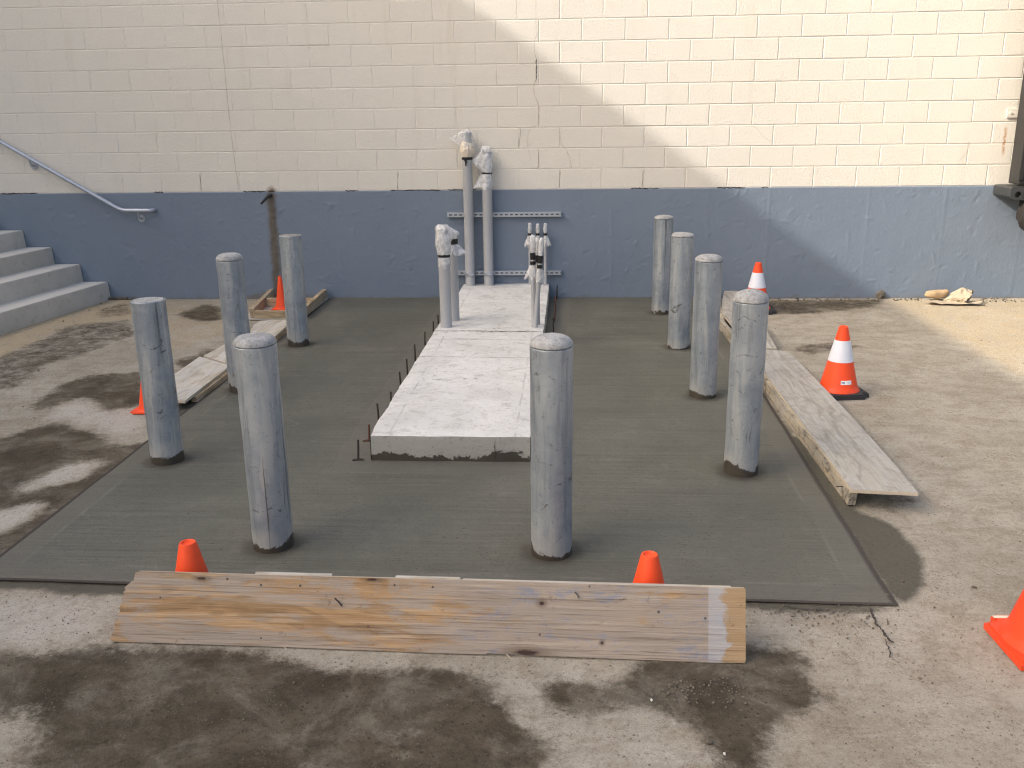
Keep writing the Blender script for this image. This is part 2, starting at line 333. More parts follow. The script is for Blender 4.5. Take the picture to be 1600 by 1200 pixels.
def mat_wood(name, a, b, weather, wmix, dark=(.10, .06, .035), grain=1.0, right_grey=False, stain=None, blue=False, knots=()):
    k = M(name, .78, spec=.2); v = k.vec((1, 1, 1), rand=13); x, y, z = k.sep()
    gv = k.vec((.6*grain, 15*grain, 15*grain), rand=13)
    g1 = k.noise(1.6, 7, .68, 1.3, gv); g2 = k.noise(6, 6, .72, .5, k.vec((.4*grain, 24*grain, 24*grain), rand=29))
    lowf = k.noise(1, 4, .55, .3, k.vec((.9, 4.5, 4.5), rand=41))
    ring = k.math('SINE', k.math('MULTIPLY_ADD', lowf, 46.0, k.math('MULTIPLY', k.math('ADD', y, z), 60.0)))
    ring = k.math('MULTIPLY_ADD', ring, .5, .5)
    col = k.ramp(g1, [(.28, tuple(q*.66 for q in a)), (.48, a), (.66, b)])
    col = k.mix(k.math('MULTIPLY', k.step(ring, .55, 1.0), .5), col, tuple(q*.48 for q in a))
    wn = k.noise(2.2, 7, .72, 1.3, k.vec((.8, 3.2, 3.2), rand=7))
    if right_grey: wn = k.math('ADD', wn, k.math('ADD', k.math('MULTIPLY', k.step(x, .7, 1.8), .13), k.math('MULTIPLY', k.step(y, .13, .02), .09)))
    wf = k.math('MULTIPLY', k.step(wn, wmix[0], wmix[1]), .8)
    col = k.mix(wf, col, k.mix(g1, tuple(q*.62 for q in weather), tuple(q*1.12 for q in weather)))
    if blue:
        bl = k.math('MULTIPLY', k.step(k.noise(5, 8, .85, .3, k.vec((.8, 2.2, 2.2))), .52, .62), k.step(x, .95, 1.5))
        col = k.mix(k.math('MULTIPLY', bl, .75), col, (.20, .22, .28))
        e0 = k.math('ADD', x, k.math('MULTIPLY', k.math('SUBTRACT', k.noise(9, 5, .7, .6), .5), .16))
        col = k.mix(k.math('MULTIPLY', k.step(e0, 2.165, 2.185), .85), col, k.mix(g1, (.27, .175, .085), (.42, .295, .165)))
        e = k.math('MULTIPLY', k.step(e0, 2.185, 2.165), k.step(x, 2.118, 2.124))
        col = k.mix(k.math('MULTIPLY', e, .6), col, k.mix(k.noise(14, 5, .7), (.33, .345, .39), (.46, .465, .48)))
    col = k.mix(k.math('MULTIPLY', k.step(g2, .53, .66), .6), col, dark)
    col = k.mix(k.math('MULTIPLY', k.step(g2, .44, .34), .3), col, tuple(min(.75, q*1.35) for q in weather))
    col = k.mix(k.math('MULTIPLY', k.step(k.noise(15, 7, .8, 1.0, v), .58, .70), .6), col, dark)
    for kx, ky, kr, asp in knots:
        q = k.math('SQRT', k.math('ADD', k.math('POWER', k.math('ABSOLUTE', k.math('DIVIDE', k.math('SUBTRACT', x, kx), asp)), 2), k.math('POWER', k.math('ABSOLUTE', k.math('SUBTRACT', y, ky)), 2)))
        q = k.math('DIVIDE', k.math('ADD', q, k.math('MULTIPLY', k.math('SUBTRACT', k.noise(45, 5, .75, .8), .5), kr*1.1)), kr)
        col = k.mix(k.math('MULTIPLY', k.step(q, 2.6, .9), .5), col, dark)
        col = k.mix(k.math('MULTIPLY', k.step(q, 1.0, .5), .9), col, (.035, .018, .016))
    if stain:
        s_ = k.step(k.noise(6, 7, .8, 1.0, v), .50, .62); col = k.mix(k.math('MULTIPLY', s_, stain[0]), col, stain[1])
    return k.out(col, .8, k.bump(k.math('ADD', g1, k.math('MULTIPLY', g2, .9)), .6, .005))
def mat_bag(name='clear_plastic', alpha=.45, tint=(.85, .86, .87)):
    k = M(name, .2, spec=.5); v = k.vec((1, 1, .6), rand=11)
    n = k.noise(17, 4, .6, 1.8, v)
    tr = k.t.nodes.new('ShaderNodeBsdfTransparent'); mx = k.t.nodes.new('ShaderNodeMixShader')
    k.out(tint, .22, k.bump(n, .7, .012))
    k.put(mx.inputs[0], k.math('MULTIPLY_ADD', k.step(n, .40, .64), .30, alpha-.12, clamp=True))
    k.t.links.new(tr.outputs[0], mx.inputs[1]); k.t.links.new(k.b.outputs[0], mx.inputs[2])
    k.t.links.new(mx.outputs[0], k.t.nodes['Material Output'].inputs['Surface'])
    return k.m

MT = {}
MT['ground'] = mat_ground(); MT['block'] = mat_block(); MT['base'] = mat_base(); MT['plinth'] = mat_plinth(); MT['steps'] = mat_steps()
MT['pipe'] = mat_pipe(); MT['cap'] = mat_cap('pale_cap_concrete', (.27, .275, .275), (.39, .39, .385), (.14, .135, .125))
MT['cap_dark'] = mat_cap('dirty_cap_concrete', (.20, .19, .175), (.32, .30, .275), (.11, .10, .09))
MT['cone'] = mat_cone(); MT['cone_dirty'] = mat_cone('scuffed_orange_plastic', (.80, .06, .02), .75)
MT['rubber'] = simple('black_rubber', (.032, .032, .034), .75, 0, .3, .5, 25)
MT['reflective'] = simple('reflective_band', (.66, .68, .74), .3, .0, .08, .05, 15)
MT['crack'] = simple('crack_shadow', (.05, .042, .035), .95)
MT['joint'] = simple('joint_line', (.50, .45, .38), .9)
MT['hairline'] = simple('hairline_crack', (.30, .255, .205), .9)
MT['conduit'] = simple('grey_conduit_plastic', (.36, .36, .36), .42, 0, .06, .06, 6)
MT['conduit_dark'] = simple('shaded_conduit_plastic', (.27, .272, .275), .45, 0, .06, .06, 6)
MT['tape'] = simple('black_tape', (.012, .012, .013), .4, 0, .2, .3, 30)
MT['bag'] = mat_bag(); MT['bag_white'] = mat_bag('white_plastic', .62, (.74, .735, .72)); MT['bag_thin'] = mat_bag('thin_film', .22)
MT['paper'] = simple('cream_paper', (.72, .63, .50), .8, 0, .12, .4, 18)
MT['zinc'] = simple('zinc_channel', (.46, .49, .53), .4, .6, .1, .1, 25)
MT['zinc_dark'] = simple('channel_inner_shade', (.10, .11, .125), .6, .3, .2)
MT['rail'] = simple('galvanised_rail', (.42, .45, .50), .42, .55, .18, .15, 14)
MT['rust'] = simple('rusty_bar', (.050, .039, .033), .85, .0, .45, .6, 60)
MT['rust_bright'] = simple('orange_rusty_bar', (.105, .052, .034), .85, .0, .4, .6, 60)
MT['black_steel'] = simple('dark_grimy_steel', (.026, .025, .024), .5, .2, .45, .35, 7)
MT['black_edge'] = simple('worn_steel', (.045, .047, .047), .5, .25, .45, .35, 9)
MT['lump'] = simple('ragged_rubber', (.022, .019, .017), .85, 0, .5, 1.0, 30)
MT['timber'] = mat_wood('pine_timber', (.42, .31, .185), (.52, .41, .27), (.46, .40, .32), (.45, .68), (.15, .09, .05), 1.3)
MT['ply_front'] = mat_wood('weathered_ply', (.375, .235, .120), (.49, .345, .20), (.36, .32, .28), (.44, .60), (.085, .052, .034), 1.0, True, None, True, ((1.50, .010, .012, 4.5), (1.55, .180, .009, 1.3), (1.76, .052, .006, 1.0), (.33, .232, .006, 3.5), (.95, .245, .005, 5.0)))
MT['ply_grey'] = mat_wood('grey_ply', (.365, .345, .295), (.405, .385, .335), (.44, .425, .39), (.40, .60), (.29, .265, .225), .8, False, (.55, (.25, .225, .185)))
MT['ply_pale'] = mat_wood('pale_ply', (.48, .43, .34), (.57, .52, .43), (.60, .58, .54), (.42, .60), (.26, .21, .15), .8, False, (.25, (.36, .30, .22)))
MT['form'] = mat_wood('concrete_splashed_timber', (.43, .37, .27), (.51, .45, .34), (.40, .38, .345), (.40, .60), (.18, .14, .09), 1.1, False, (.9, (.085, .078, .066)))
MT['ply_edge'] = simple('ply_edge', (.48, .415, .32), .8, 0, .25, .4, 40)
MT['steel_nail'] = simple('nail_steel', (.09, .08, .075), .6, .4, .3)
MT['card'] = simple('brown_paper', (.38, .265, .15), .85, 0, .2, .5, 14)
MT['card2'] = simple('cream_cardboard', (.38, .31, .22), .85, 0, .15, .5, 14)
MT['stone'] = simple('dark_stone', (.10, .085, .066), .85, 0, .5, .8, 40)
MT['stone_pale'] = simple('pale_stone', (.15, .128, .098), .85, 0, .4, .8, 40, rand=9)
MT['white'] = simple('white_chip', (.60, .58, .52), .6, 0, .1)
MT['sticker'] = simple('white_sticker', (.80, .80, .80), .4, 0, .03, .02)
MT['print_blue'] = simple('blue_print', (.10, .12, .32), .5, 0, .1, .02)
MT['print_grey'] = simple('grey_print', (.52, .54, .58), .5, 0, .1, .02)

# ------------------------------------------------------------------ ground
def axis(lo, hi, st, far):
    a = list(np.arange(lo, hi+st/2, st))
    return np.array([lo-f for f in far[::-1]]+a+[a[-1]+f for f in far])
FAR = [.3, .8, 1.8, 4, 8, 16, 40, 120, 400]
gx = axis(-6.6, 5.4, .03, FAR); gy = axis(1.4, 9.5, .03, FAR)
X, Y = np.meshgrid(gx, gy)
def fill(poly, z=0.0):
    P = [G(a, b) for a, b in poly]; ins = np.zeros(X.shape, bool); n = len(P)
    for i in range(n):
        x1, y1, x2, y2 = P[i].x, P[i].y, P[(i+1) % n].x, P[(i+1) % n].y
        if y1 == y2: continue
        c = ((y1 > Y) != (y2 > Y)) & (X < (x2-x1)*(Y-y1)/(y2-y1)+x1); ins ^= c
    return ins.astype(float)
def blur(a, n, r=1):
    for _ in range(n):
        a = (a+np.roll(a, r, 0)+np.roll(a, -r, 0))/3; a = (a+np.roll(a, r, 1)+np.roll(a, -r, 1))/3
    return a
def layer(polys, n):
    a = np.zeros(X.shape)
    for w, p in polys: a = np.maximum(a, w*fill(p)) if w > 0 else np.where(fill(p) > 0, np.maximum(0, a+w), a)
    return blur(a, n)
wet = layer([
    (1, [(-80, 1022), (60, 1022), (165, 1002), (215, 1012), (300, 1014), (390, 1012), (430, 1022), (480, 1034), (545, 1052), (600, 1044), (700, 1042), (762, 1056), (782, 1090), (800, 1125), (880, 1165), (830, 1230), (-80, 1230)]),
    (-.75, [(-80, 1108), (45, 1108), (75, 1140), (60, 1170), (30, 1230), (-80, 1230)]),
    (-.35, [(160, 1108), (205, 1090), (230, 1110), (180, 1130)]),
    (-.3, [(580, 1140), (680, 1135), (660, 1200), (560, 1230)]),
    (1, [(845, 1062), (880, 1056), (930, 1072), (965, 1078), (985, 1038), (1000, 1026), (1165, 1010), (1185, 1012), (1250, 1008), (1262, 1030), (1270, 1072), (1290, 1096), (1240, 1118), (1208, 1140), (1200, 1230), (1130, 1230), (1120, 1150), (1060, 1122), (1010, 1112), (960, 1102), (900, 1128), (858, 1104)]),
    (.9, [(45, 636), (85, 604), (140, 584), (222, 580), (235, 632), (165, 642), (135, 622), (100, 627), (60, 644)]),
    (1, [(-90, 690), (0, 686), (50, 668), (85, 660), (160, 680), (185, 699), (232, 688), (255, 690), (-60, 930), (-90, 900)]),
    (-1, [(15, 772), (50, 745), (90, 730), (150, 714), (170, 721), (122, 750), (70, 760)]),
    (-1, [(-60, 810), (40, 784), (78, 781), (60, 803), (20, 828), (-60, 842)]),
    (.6, [(-60, 580), (60, 530), (110, 507), (205, 498), (218, 520), (150, 547), (80, 567), (30, 603), (-60, 620)]),
    (.85, [(272, 492), (320, 474), (346, 478), (350, 500), (310, 502)]),
    (.7, [(262, 566), (345, 540), (352, 556), (290, 578)]),
    (.55, [(150, 482), (200, 472), (212, 490), (150, 498)]),
    (.7, [(1232, 546), (1262, 535), (1312, 534), (1356, 540), (1300, 549), (1258, 554)]),
    (.8, [(1352, 525), (1368, 521), (1378, 527), (1362, 531)]),
    (.8, [(1180, 468), (1385, 467), (1366, 479), (1290, 489), (1190, 492)]),
    (.65, [(1365, 778), (1420, 772), (1432, 790), (1380, 806)]),
    (.5, [(1260, 1085), (1330, 1088), (1310, 1100), (1250, 1105)]),
], 3)
slurry = layer([
    (1, [(-120, 895), (0, 902), (210, 907), (700, 925), (1165, 933), (1400, 945), (1402, 950), (1360, 957), (1280, 953), (1165, 950), (700, 948), (210, 926), (90, 926), (60, 920), (0, 918), (-120, 915)]),
    (1, [(1190, 612), (1338, 796), (1392, 815), (1425, 850), (1447, 885), (1442, 915), (1428, 938), (1396, 946), (1250, 720), (1190, 622)]),
    (.9, [(1135, 505), (1200, 605), (1200, 625), (1120, 505)]),
    (.9, [(515, 464), (500, 466), (280, 632), (232, 690), (248, 692), (360, 600)]),
], 1)
sand_sun = layer([
    (1, [(-90, 545), (0, 523), (175, 462), (235, 470), (212, 497), (100, 510), (40, 542), (-90, 590)]),
    (.75, [(1385, 466), (1700, 466), (1800, 560), (1600, 590), (1480, 520)]),  # sandier ground, with the sun patch's warm light put into its colour
    (.5, [(205, 470), (400, 468), (395, 500), (250, 560)]),
], 6)
pale = layer([
    (.75, [(-60, 922), (60, 925), (190, 928), (188, 960), (165, 998), (60, 1016), (-60, 1020)]),
    (.85, [(15, 772), (50, 745), (90, 730), (150, 714), (170, 721), (122, 750), (70, 760)]),
    (.85, [(-60, 810), (40, 784), (78, 781), (60, 803), (20, 828), (-60, 842)]),
    (.8, [(20, 680), (70, 650), (90, 632), (135, 622), (165, 642), (230, 632), (232, 668), (185, 692), (160, 672), (90, 655)]),
    (.5, [(205, 1008), (420, 1012), (800, 1020), (985, 1034), (960, 1075), (845, 1058), (770, 1048), (600, 1040), (545, 1048), (400, 1010)]),
    (.5, [(880, 1135), (1010, 1115), (1110, 1150), (1125, 1230), (840, 1230)]),
    (.35, [(1170, 955), (1290, 958), (1330, 1000), (1250, 1005), (1170, 1010)]),
    (.4, [(270, 520), (340, 500), (350, 535), (270, 562)]),
    (.4, [(1400, 845), (1480, 830), (1560, 930), (1450, 950)]),
    (.45, [(1345, 790), (1400, 800), (1440, 850), (1380, 812)]),
    (.4, [(1420, 590), (1500, 560), (1530, 580), (1450, 610)]),
], 5)
verts = np.stack([X.ravel(), Y.ravel(), np.zeros(X.size)], 1)
ny_, nx_ = X.shape
zz = verts[:, 2].reshape(ny_, nx_)
for j in range(ny_):
    if 1.3 < gy[j] < 9.4:
        for i in range(nx_):
            if -6.7 < gx[i] < 5.5:
                zz[j, i] = -.004+.004*mn.noise((gx[i]*1.7, gy[j]*1.7, 0))+.0022*mn.noise((gx[i]*7, gy[j]*7, 3))
            else: zz[j, i] = -.004
    else: zz[j, :] = -.004
verts[:, 2] = zz.ravel()
idx = np.arange(ny_*nx_).reshape(ny_, nx_)
faces = np.stack([idx[:-1, :-1], idx[:-1, 1:], idx[1:, 1:], idx[1:, :-1]], -1).reshape(-1, 4)
bm = bmesh.new()
gm = bpy.data.meshes.new('ground'); gm.from_pydata(verts.tolist(), [], faces.tolist())
for nme, a in (('wet', wet), ('slurry', slurry), ('sand_sun', sand_sun), ('pale', pale)):
    gm.attributes.new(nme, 'FLOAT', 'POINT').data.foreach_set('value', a.ravel().astype(np.float32))
gm.materials.append(MT['ground']); gm.materials.append(MT['crack'])
bm.from_mesh(gm)
UP = Vector((0, 0, 1))
ribbon(bm, [G(*p) for p in ((1359, 950), (1364, 962), (1368, 975), (1379, 986), (1384, 996), (1396, 1006))], .011, .004, 1, UP, .003, 6)
ribbon(bm, [G(*p) for p in ((1225, 946), (1240, 951), (1262, 953), (1300, 955))], .007, .004, 1, UP, .004, 6)
ribbon(bm, [G(*p) for p in ((1384, 1000), (1388, 1015), (1392, 1030))], .005, .004, 1, UP, .004, 6)
bm.to_mesh(gm); bm.free()
gm.polygons.foreach_set('use_smooth', [True]*len(gm.polygons))
tag(obj('ground', gm), kind='structure')

# ------------------------------------------------------------------ fresh slab
POSTS = [(-2.187, 4.592), (-2.235, 5.927), (-1.282, 3.588), (-2.213, 7.222), (-.068, 3.563), (.894, 4.511), (.883, 5.852), (.873, 7.165), (.858, 8.486)]
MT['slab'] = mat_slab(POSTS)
bm = bmesh.new(); TOP = .008
def slab_ring(o, z, z2=None):
    c = [(-2.43+o, 3.257+o), (1.232-o, 3.186+o), (1.338-o, 9.232), (-2.455+o, 9.232)]
    L = []
    for i in range(4):
        a, b = c[i], c[(i+1) % 4]; n = 30
        for k in range(n):
            x = a[0]+(b[0]-a[0])*k/n; y = a[1]+(b[1]-a[1])*k/n; w = .006*mn.noise((x*3, y*3, 1)) if z < .012 else .004*mn.noise((x*3, y*3, 1))
            L.append(bm.verts.new((x+w*(1 if i in (1, 3) else 0), y+w*(1 if i in (0, 2) else 0), z)))
    return L
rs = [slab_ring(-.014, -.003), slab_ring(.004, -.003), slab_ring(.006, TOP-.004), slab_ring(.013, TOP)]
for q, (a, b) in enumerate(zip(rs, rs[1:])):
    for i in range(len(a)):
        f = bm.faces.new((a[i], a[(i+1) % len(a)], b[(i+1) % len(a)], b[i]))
        f.material_index = 1 if q < 1 else 0  # dark joint strip: wet form line plus the open gap's shade in colour
bm.faces.new(rs[-1])
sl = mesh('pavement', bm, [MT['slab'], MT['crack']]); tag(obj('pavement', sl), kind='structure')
# lift the joint strip just above the ground waviness
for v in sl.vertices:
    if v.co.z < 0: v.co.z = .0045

# ------------------------------------------------------------------ wall
wall = thing('block_wall', 'long cream painted block wall with blue grey painted concrete base', 'wall', (0, D, 0))
Z0 = 1.090; RH = .1955
def jx(t): return -.094+(.4008*t if t < 0 else .4075*t)
bm = bmesh.new(); TOPROW = 26
for r in range(TOPROW):
    z0, z1 = Z0+r*RH, Z0+(r+1)*RH
    for c in range(-32, 22):
        t0 = c+(.5 if r % 2 else 0); x0, x1 = jx(t0), jx(t0+1)
        jl, jr = [.006*mn.noise((tt*3.1, r*1.7, 5)) for tt in (t0, t0+1)]
        x0 += jl; x1 += jr; xm = (x0+x1)/2
        if r == 0: pass
        zb = z0+.003*mn.noise((xm, r, 9)) if r else z0; zt = z1
        left = .45 if xm < -.9 else (.7 if xm < .6 else 1.0)
        dv = (.0052*left)*(.55+.9*abs(mn.noise((c*1.3, r*2.1, 2)))); dh = .0055*(.75+.4*abs(mn.noise((c*.7, r, 4))))*(.8 if left < 1 else 1)
        gw, gh = .0075, .0075; off = .0015*mn.noise((c*2.3, r*3.3, 1))
        o = [(x0, zb), (x1, zb), (x1, zt), (x0, zt)]; i_ = [(x0+gw, zb+gh), (x1-gw, zb+gh), (x1-gw, zt-gh), (x0+gw, zt-gh)]
        m2 = [(x0+.003, zb+.003), (x1-.003, zb+.003), (x1-.003, zt-.003), (x0+.003, zt-.003)]
        vo = [bm.verts.new((p[0], (dv+dh)/2, p[1])) for p in o]
        vm = [bm.verts.new((p[0], (dv if k_ in (9,) else (dv+dh)/2), p[1])) for k_, p in enumerate(m2)]
        vi = [bm.verts.new((p[0], -off*.3+.0006*random.uniform(-1, 1), p[1])) for p in i_]
        for k_ in range(4):
            d = dh if k_ in (0, 2) else dv
            bm.faces.new((vo[k_], vo[(k_+1) % 4], vm[(k_+1) % 4], vm[k_]))
            bm.faces.new((vm[k_], vm[(k_+1) % 4], vi[(k_+1) % 4], vi[k_]))
        bm.faces.new(vi)
zt = Z0+TOPROW*RH
LX, RX = jx(-32)-.1, jx(22.5)
box(bm, LX, RX, .012, .35, Z0, zt+.06)             # body behind the block faces
OFFV = Vector((0, 0, 0))
def wl(pts): return [W(a, b)-Vector((0, D, 0)) for a, b in pts]
NW = Vector((0, -1, 0))
c2 = lambda L: [(x/2.963+500, y/2.963) for x, y in L]
ribbon(bm, wl(c2([(1000, -60), (1000, 100), (1000, 165), (992, 190), (993, 240), (1001, 272)])), .0026, .0018, 3, NW, .001)
ribbon(bm, wl(c2([(1001, 272), (1002, 320), (1001, 368)])), .009, .0018, 1, NW, .003)
ribbon(bm, wl(c2([(1001, 368), (990, 385), (990, 430), (1010, 480), (1015, 510), (1008, 580)])), .004, .0018, 3, NW, .001)
ribbon(bm, wl(c2([(1005, 582), (975, 586), (958, 640), (965, 700), (975, 735)])), .0035, .0018, 2, NW, .001)
ribbon(bm, wl(c2([(1115, 586), (1115, 666), (1140, 690), (1155, 730), (1165, 780)])), .0032, .0018, 3, NW, .001)
ribbon(bm, wl(c2([(1005, 782), (1012, 770), (1012, 690)])), .006, .0018, 3, NW, .001)
ribbon(bm, wl([(338, -10), (345, 50), (350, 100), (356, 160), (362, 215), (368, 262), (373, 298)]), .0065, .0018, 2, NW, .0012)
c3_ = lambda L: [(x/2.857+1040, y/2.857) for x, y in L]
ribbon(bm, wl(c3_([(385, 556), (405, 572), (440, 612), (470, 632)])), .004, .0018, 2, NW, .001)
ribbon(bm, wl(c3_([(1310, 718), (1335, 690), (1352, 665), (1358, 630)])), .004, .0018, 2, NW, .001)
for a, b in (((1112, 790), (1106, 870)), ((1495, 785), (1490, 868)), ((362, 795), (358, 880)), ((930, 590), (920, 680))):
    ribbon(bm, wl(c2([a, b])), .005, .0022, 3, NW, .001)
ribbon(bm, wl([(926/2.963, 806/2.963), (932/2.963, 888/2.963)]), .005, .0022, 3, NW, .001)
for a, b in ((700, 745), (540, 560), (610, 690), (985, 1030), (1120, 1165), (380, 430), (1190, 1200), (0, 60), (240, 256)):   # broken line where the blocks meet the base
    ya = 304-a*.0102; yb = 304-b*.0102
    ribbon(bm, [Vector((p.x, p.y, Z0+.002)) for p in wl([(a, ya), ((a+b)/2, (ya+yb)/2), (b, yb)])], .010, .0085, 1, NW, .004, 8)
bw = mesh('block_courses', bm, [MT['block'], MT['crack'], MT['joint'], MT['hairline']], recalc=False)
bm = bmesh.new(); bm.from_mesh(bw)
for f in bm.faces:
    if f.normal.y > .3 and f.calc_center_median().y < .011: f.normal_flip()
bm.to_mesh(bw); bm.free()
obj('block_courses', bw, wall)
# painted concrete base: a displaced sheet with trowel ridges, chips and board marks
bx = np.concatenate([np.arange(LX, -6.4, .2), np.arange(-6.4, 5.4, .0125), np.arange(5.4, RX, .2)]); bz = np.concatenate([[-.15, -.06], np.arange(0, Z0-.004, .0135), [Z0-.004, Z0-.0005]])
BX, BZ = np.meshgrid(bx, bz)
dy = np.zeros(BX.shape)
for j in range(BX.shape[0]):
    for i in range(BX.shape[1]):
        x, z = BX[j, i], BZ[j, i]
        if -6.5 < x < 5.5: dy[j, i] = .0040*mn.noise((x*1.3, z*1.3, 0))+.0010*mn.noise((x*9, z*6, 2))
for _ in range(700):       # chips and paint curls
    cx, cz = rng.uniform(-6.3, 5.3), rng.uniform(0, Z0); a = rng.uniform(-.6, .6)+(0 if rng.random() < .7 else 1.4)
    l, w, h = rng.uniform(.010, .045)*(1.6 if _ % 9 == 0 else 1), rng.uniform(.006, .012), rng.choice([-1, 1, -1])*rng.uniform(.0015, .005)
    i0, i1 = np.searchsorted(bx, [cx-.15, cx+.15]); j0, j1 = np.searchsorted(bz, [cz-.15, cz+.15])
    u = (BX[j0:j1, i0:i1]-cx)*math.cos(a)+(BZ[j0:j1, i0:i1]-cz)*math.sin(a); v = -(BX[j0:j1, i0:i1]-cx)*math.sin(a)+(BZ[j0:j1, i0:i1]-cz)*math.cos(a)
    dy[j0:j1, i0:i1] += h*np.exp(-(u/l)**2-(v/w)**2)
for sx in (-5.0, -4.46, -4.02, -3.42, -2.32, -1.2, -.62, .42, 1.36, 1.95, 2.9, 3.62, 4.35):   # form board joints
    wob = np.array([.008*mn.noise((sx, z*4, 0)) for z in bz])[:, None]
    brk = np.array([.4+.6*max(0, mn.noise((sx*3, z*3.5, 7))+.3) for z in bz])[:, None]
    dy += -.0032*brk*np.exp(-((BX-sx-wob)/.011)**2)
edge = np.clip((BZ-(Z0-.02))/.02, 0, 1); dy = dy*(1-edge*.7)
by = -.006+dy
by[-1, :] = .004
stain = 1.05*np.exp(-np.abs((BX+3.0+(.5-BZ)*.015)/.052)**2.0)*np.clip(1.25-.15*BZ, 0, 1)*np.clip((Z0+.02-BZ)/.05, .6, 1)
stain = np.maximum(stain, .75*np.exp(-((BX+2.93)/.06)**2)*(BZ < .55)*.7)
grime = np.clip(1-BZ/.10, 0, 1)*.62+.55*np.exp(-((BX+3.05)/.28)**2)*np.clip(1-BZ/.30, 0, 1)
nv, nu = BX.shape; ids = np.arange(nv*nu).reshape(nv, nu)
bmh = bpy.data.meshes.new('painted_base')
bmh.from_pydata(np.stack([BX.ravel(), by.ravel(), BZ.ravel()], 1).tolist(), [], np.stack([ids[:-1, :-1], ids[:-1, 1:], ids[1:, 1:], ids[1:, :-1]], -1).reshape(-1, 4).tolist())
bmh.attributes.new('stain', 'FLOAT', 'POINT').data.foreach_set('value', stain.ravel().astype(np.float32))
bmh.attributes.new('grime', 'FLOAT', 'POINT').data.foreach_set('value', grime.ravel().astype(np.float32))
bmh.materials.append(MT['base']); bmh.polygons.foreach_set('use_smooth', [True]*len(bmh.polygons))
obj('painted_base', bmh, wall)

# anchor plate and rod stub on the wall
p = W(1580, 177)
t = thing('anchor_plate', 'small cream painted plate with a bolt hole, beside the dark steel post', 'wall plate', (p.x, D-.004, p.z))
bm = bmesh.new(); box(bm, -.045, .055, -.012, 0, -.04, .045, .004); obj('plate', mesh('plate', bm, MT['block']), t)
bm = bmesh.new(); tube(bm, [(-.012, -.012, .005), (-.012, -.022, .005)], .011, 12); obj('bolt', mesh('bolt', bm, MT['block'], True), t)
bm = bmesh.new(); tube(bm, [(0, .0, 0), (-.03, -.05, -.02), (-.075, -.11, -.075)], [.016, .013, .011], 10)
p = W(424, 304); o = obj('drain_stub', mesh('drain_stub', bm, MT['tape'], True), None, (p.x, D-.005, p.z-.005)); tag(o, 'short black drain stub poking out above the dark stain on the base', 'drain pipe')
# ------------------------------------------------------------------ steps and handrail
t = thing('concrete_steps', 'pale concrete steps climbing to the left against the blue base', 'steps', (0, 0, 0))
nos = [(-4.795, .182), (-5.068, .368), (-5.345, .542), (-5.622, .718), (-5.90, .895), (-6.18, 1.07)]
prev = 0
for k, (x, z) in enumerate(nos):
    bm = bmesh.new(); x1 = -6.9 if k == 5 else nos[k+1][0]-.10
    n = 24; yb, ye = 9.225, 6.6
    L = []
    for i in range(n+1):
        y = yb+(ye-yb)*i/n; sh = -.125*(9.24-y)+.004*mn.noise((y*4, k, 0)); zj = .003*mn.noise((y*3, k, 5))
        zb = prev-.06
        pts = [(x+.012+sh, zb), (x+sh-.001, z-.012+zj), (x+sh-.010, z+zj-.001), (x+sh-.02, z+zj), (x1+sh, z+zj+.004), (x1+sh, zb)]
        L.append([bm.verts.new((a, y, b)) for a, b in pts])
    for a, b in zip(L, L[1:]):
        for i in range(6): bm.faces.new((a[i], a[(i+1) % 6], b[(i+1) % 6], b[i]))
    bm.faces.new(L[0]); bm.faces.new(L[-1])
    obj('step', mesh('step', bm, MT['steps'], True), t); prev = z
t = thing('handrail', 'sloping galvanised pipe handrail fixed to the wall above the steps', 'handrail', (-4.5, D, 0))
A, B, Cc = W(0, 221, 9.165), W(190, 329, 9.165), W(238, 329, 9.165); dirn = (A-B).normalized(); E0 = B+dirn*2.6
pts = [E0, A] + [B+dirn*.06]
for k in range(1, 6):
    s = k/6; pts.append((B+dirn*.06)*(1-s)**2+B*2*s*(1-s)+(B+Vector((.06, 0, 0)))*s*s)
pts += [B+Vector((.06, 0, 0)), Cc-Vector((.05, 0, 0))]
for k in range(1, 7):
    s = k/6; pts.append((Cc-Vector((.05, 0, 0)))*(1-s)**2+Cc*2*s*(1-s)+(Cc+Vector((.0, .06, 0)))*s*s)
bm = bmesh.new(); tube(bm, [q-Vector((-4.5, D, 0)) for q in pts], .0205, 16); obj('rail', mesh('rail', bm, MT['rail'], True), t)
for q in (W(54, 259, D), W(222, 341, D)):
    top = q+Vector((-.0, -.035, .085 if q.x < -5 else .075)); q = Vector((q.x, D, q.z))
    bm = bmesh.new(); tube(bm, [q-Vector((0, .012, 0)), q-Vector((0, .002, 0))], .037, 18)
    tube(bm, [q-Vector((0, .01, 0)), q-Vector((0, .05, -.0)), Vector((top.x, D-.072, top.z-.045)), Vector((top.x, D-.075, top.z-.005))], .010, 10)
    for v in bm.verts: v.co -= Vector((-4.5, D, 0))
    obj('bracket', mesh('bracket', bm, MT['rail'], True), t)

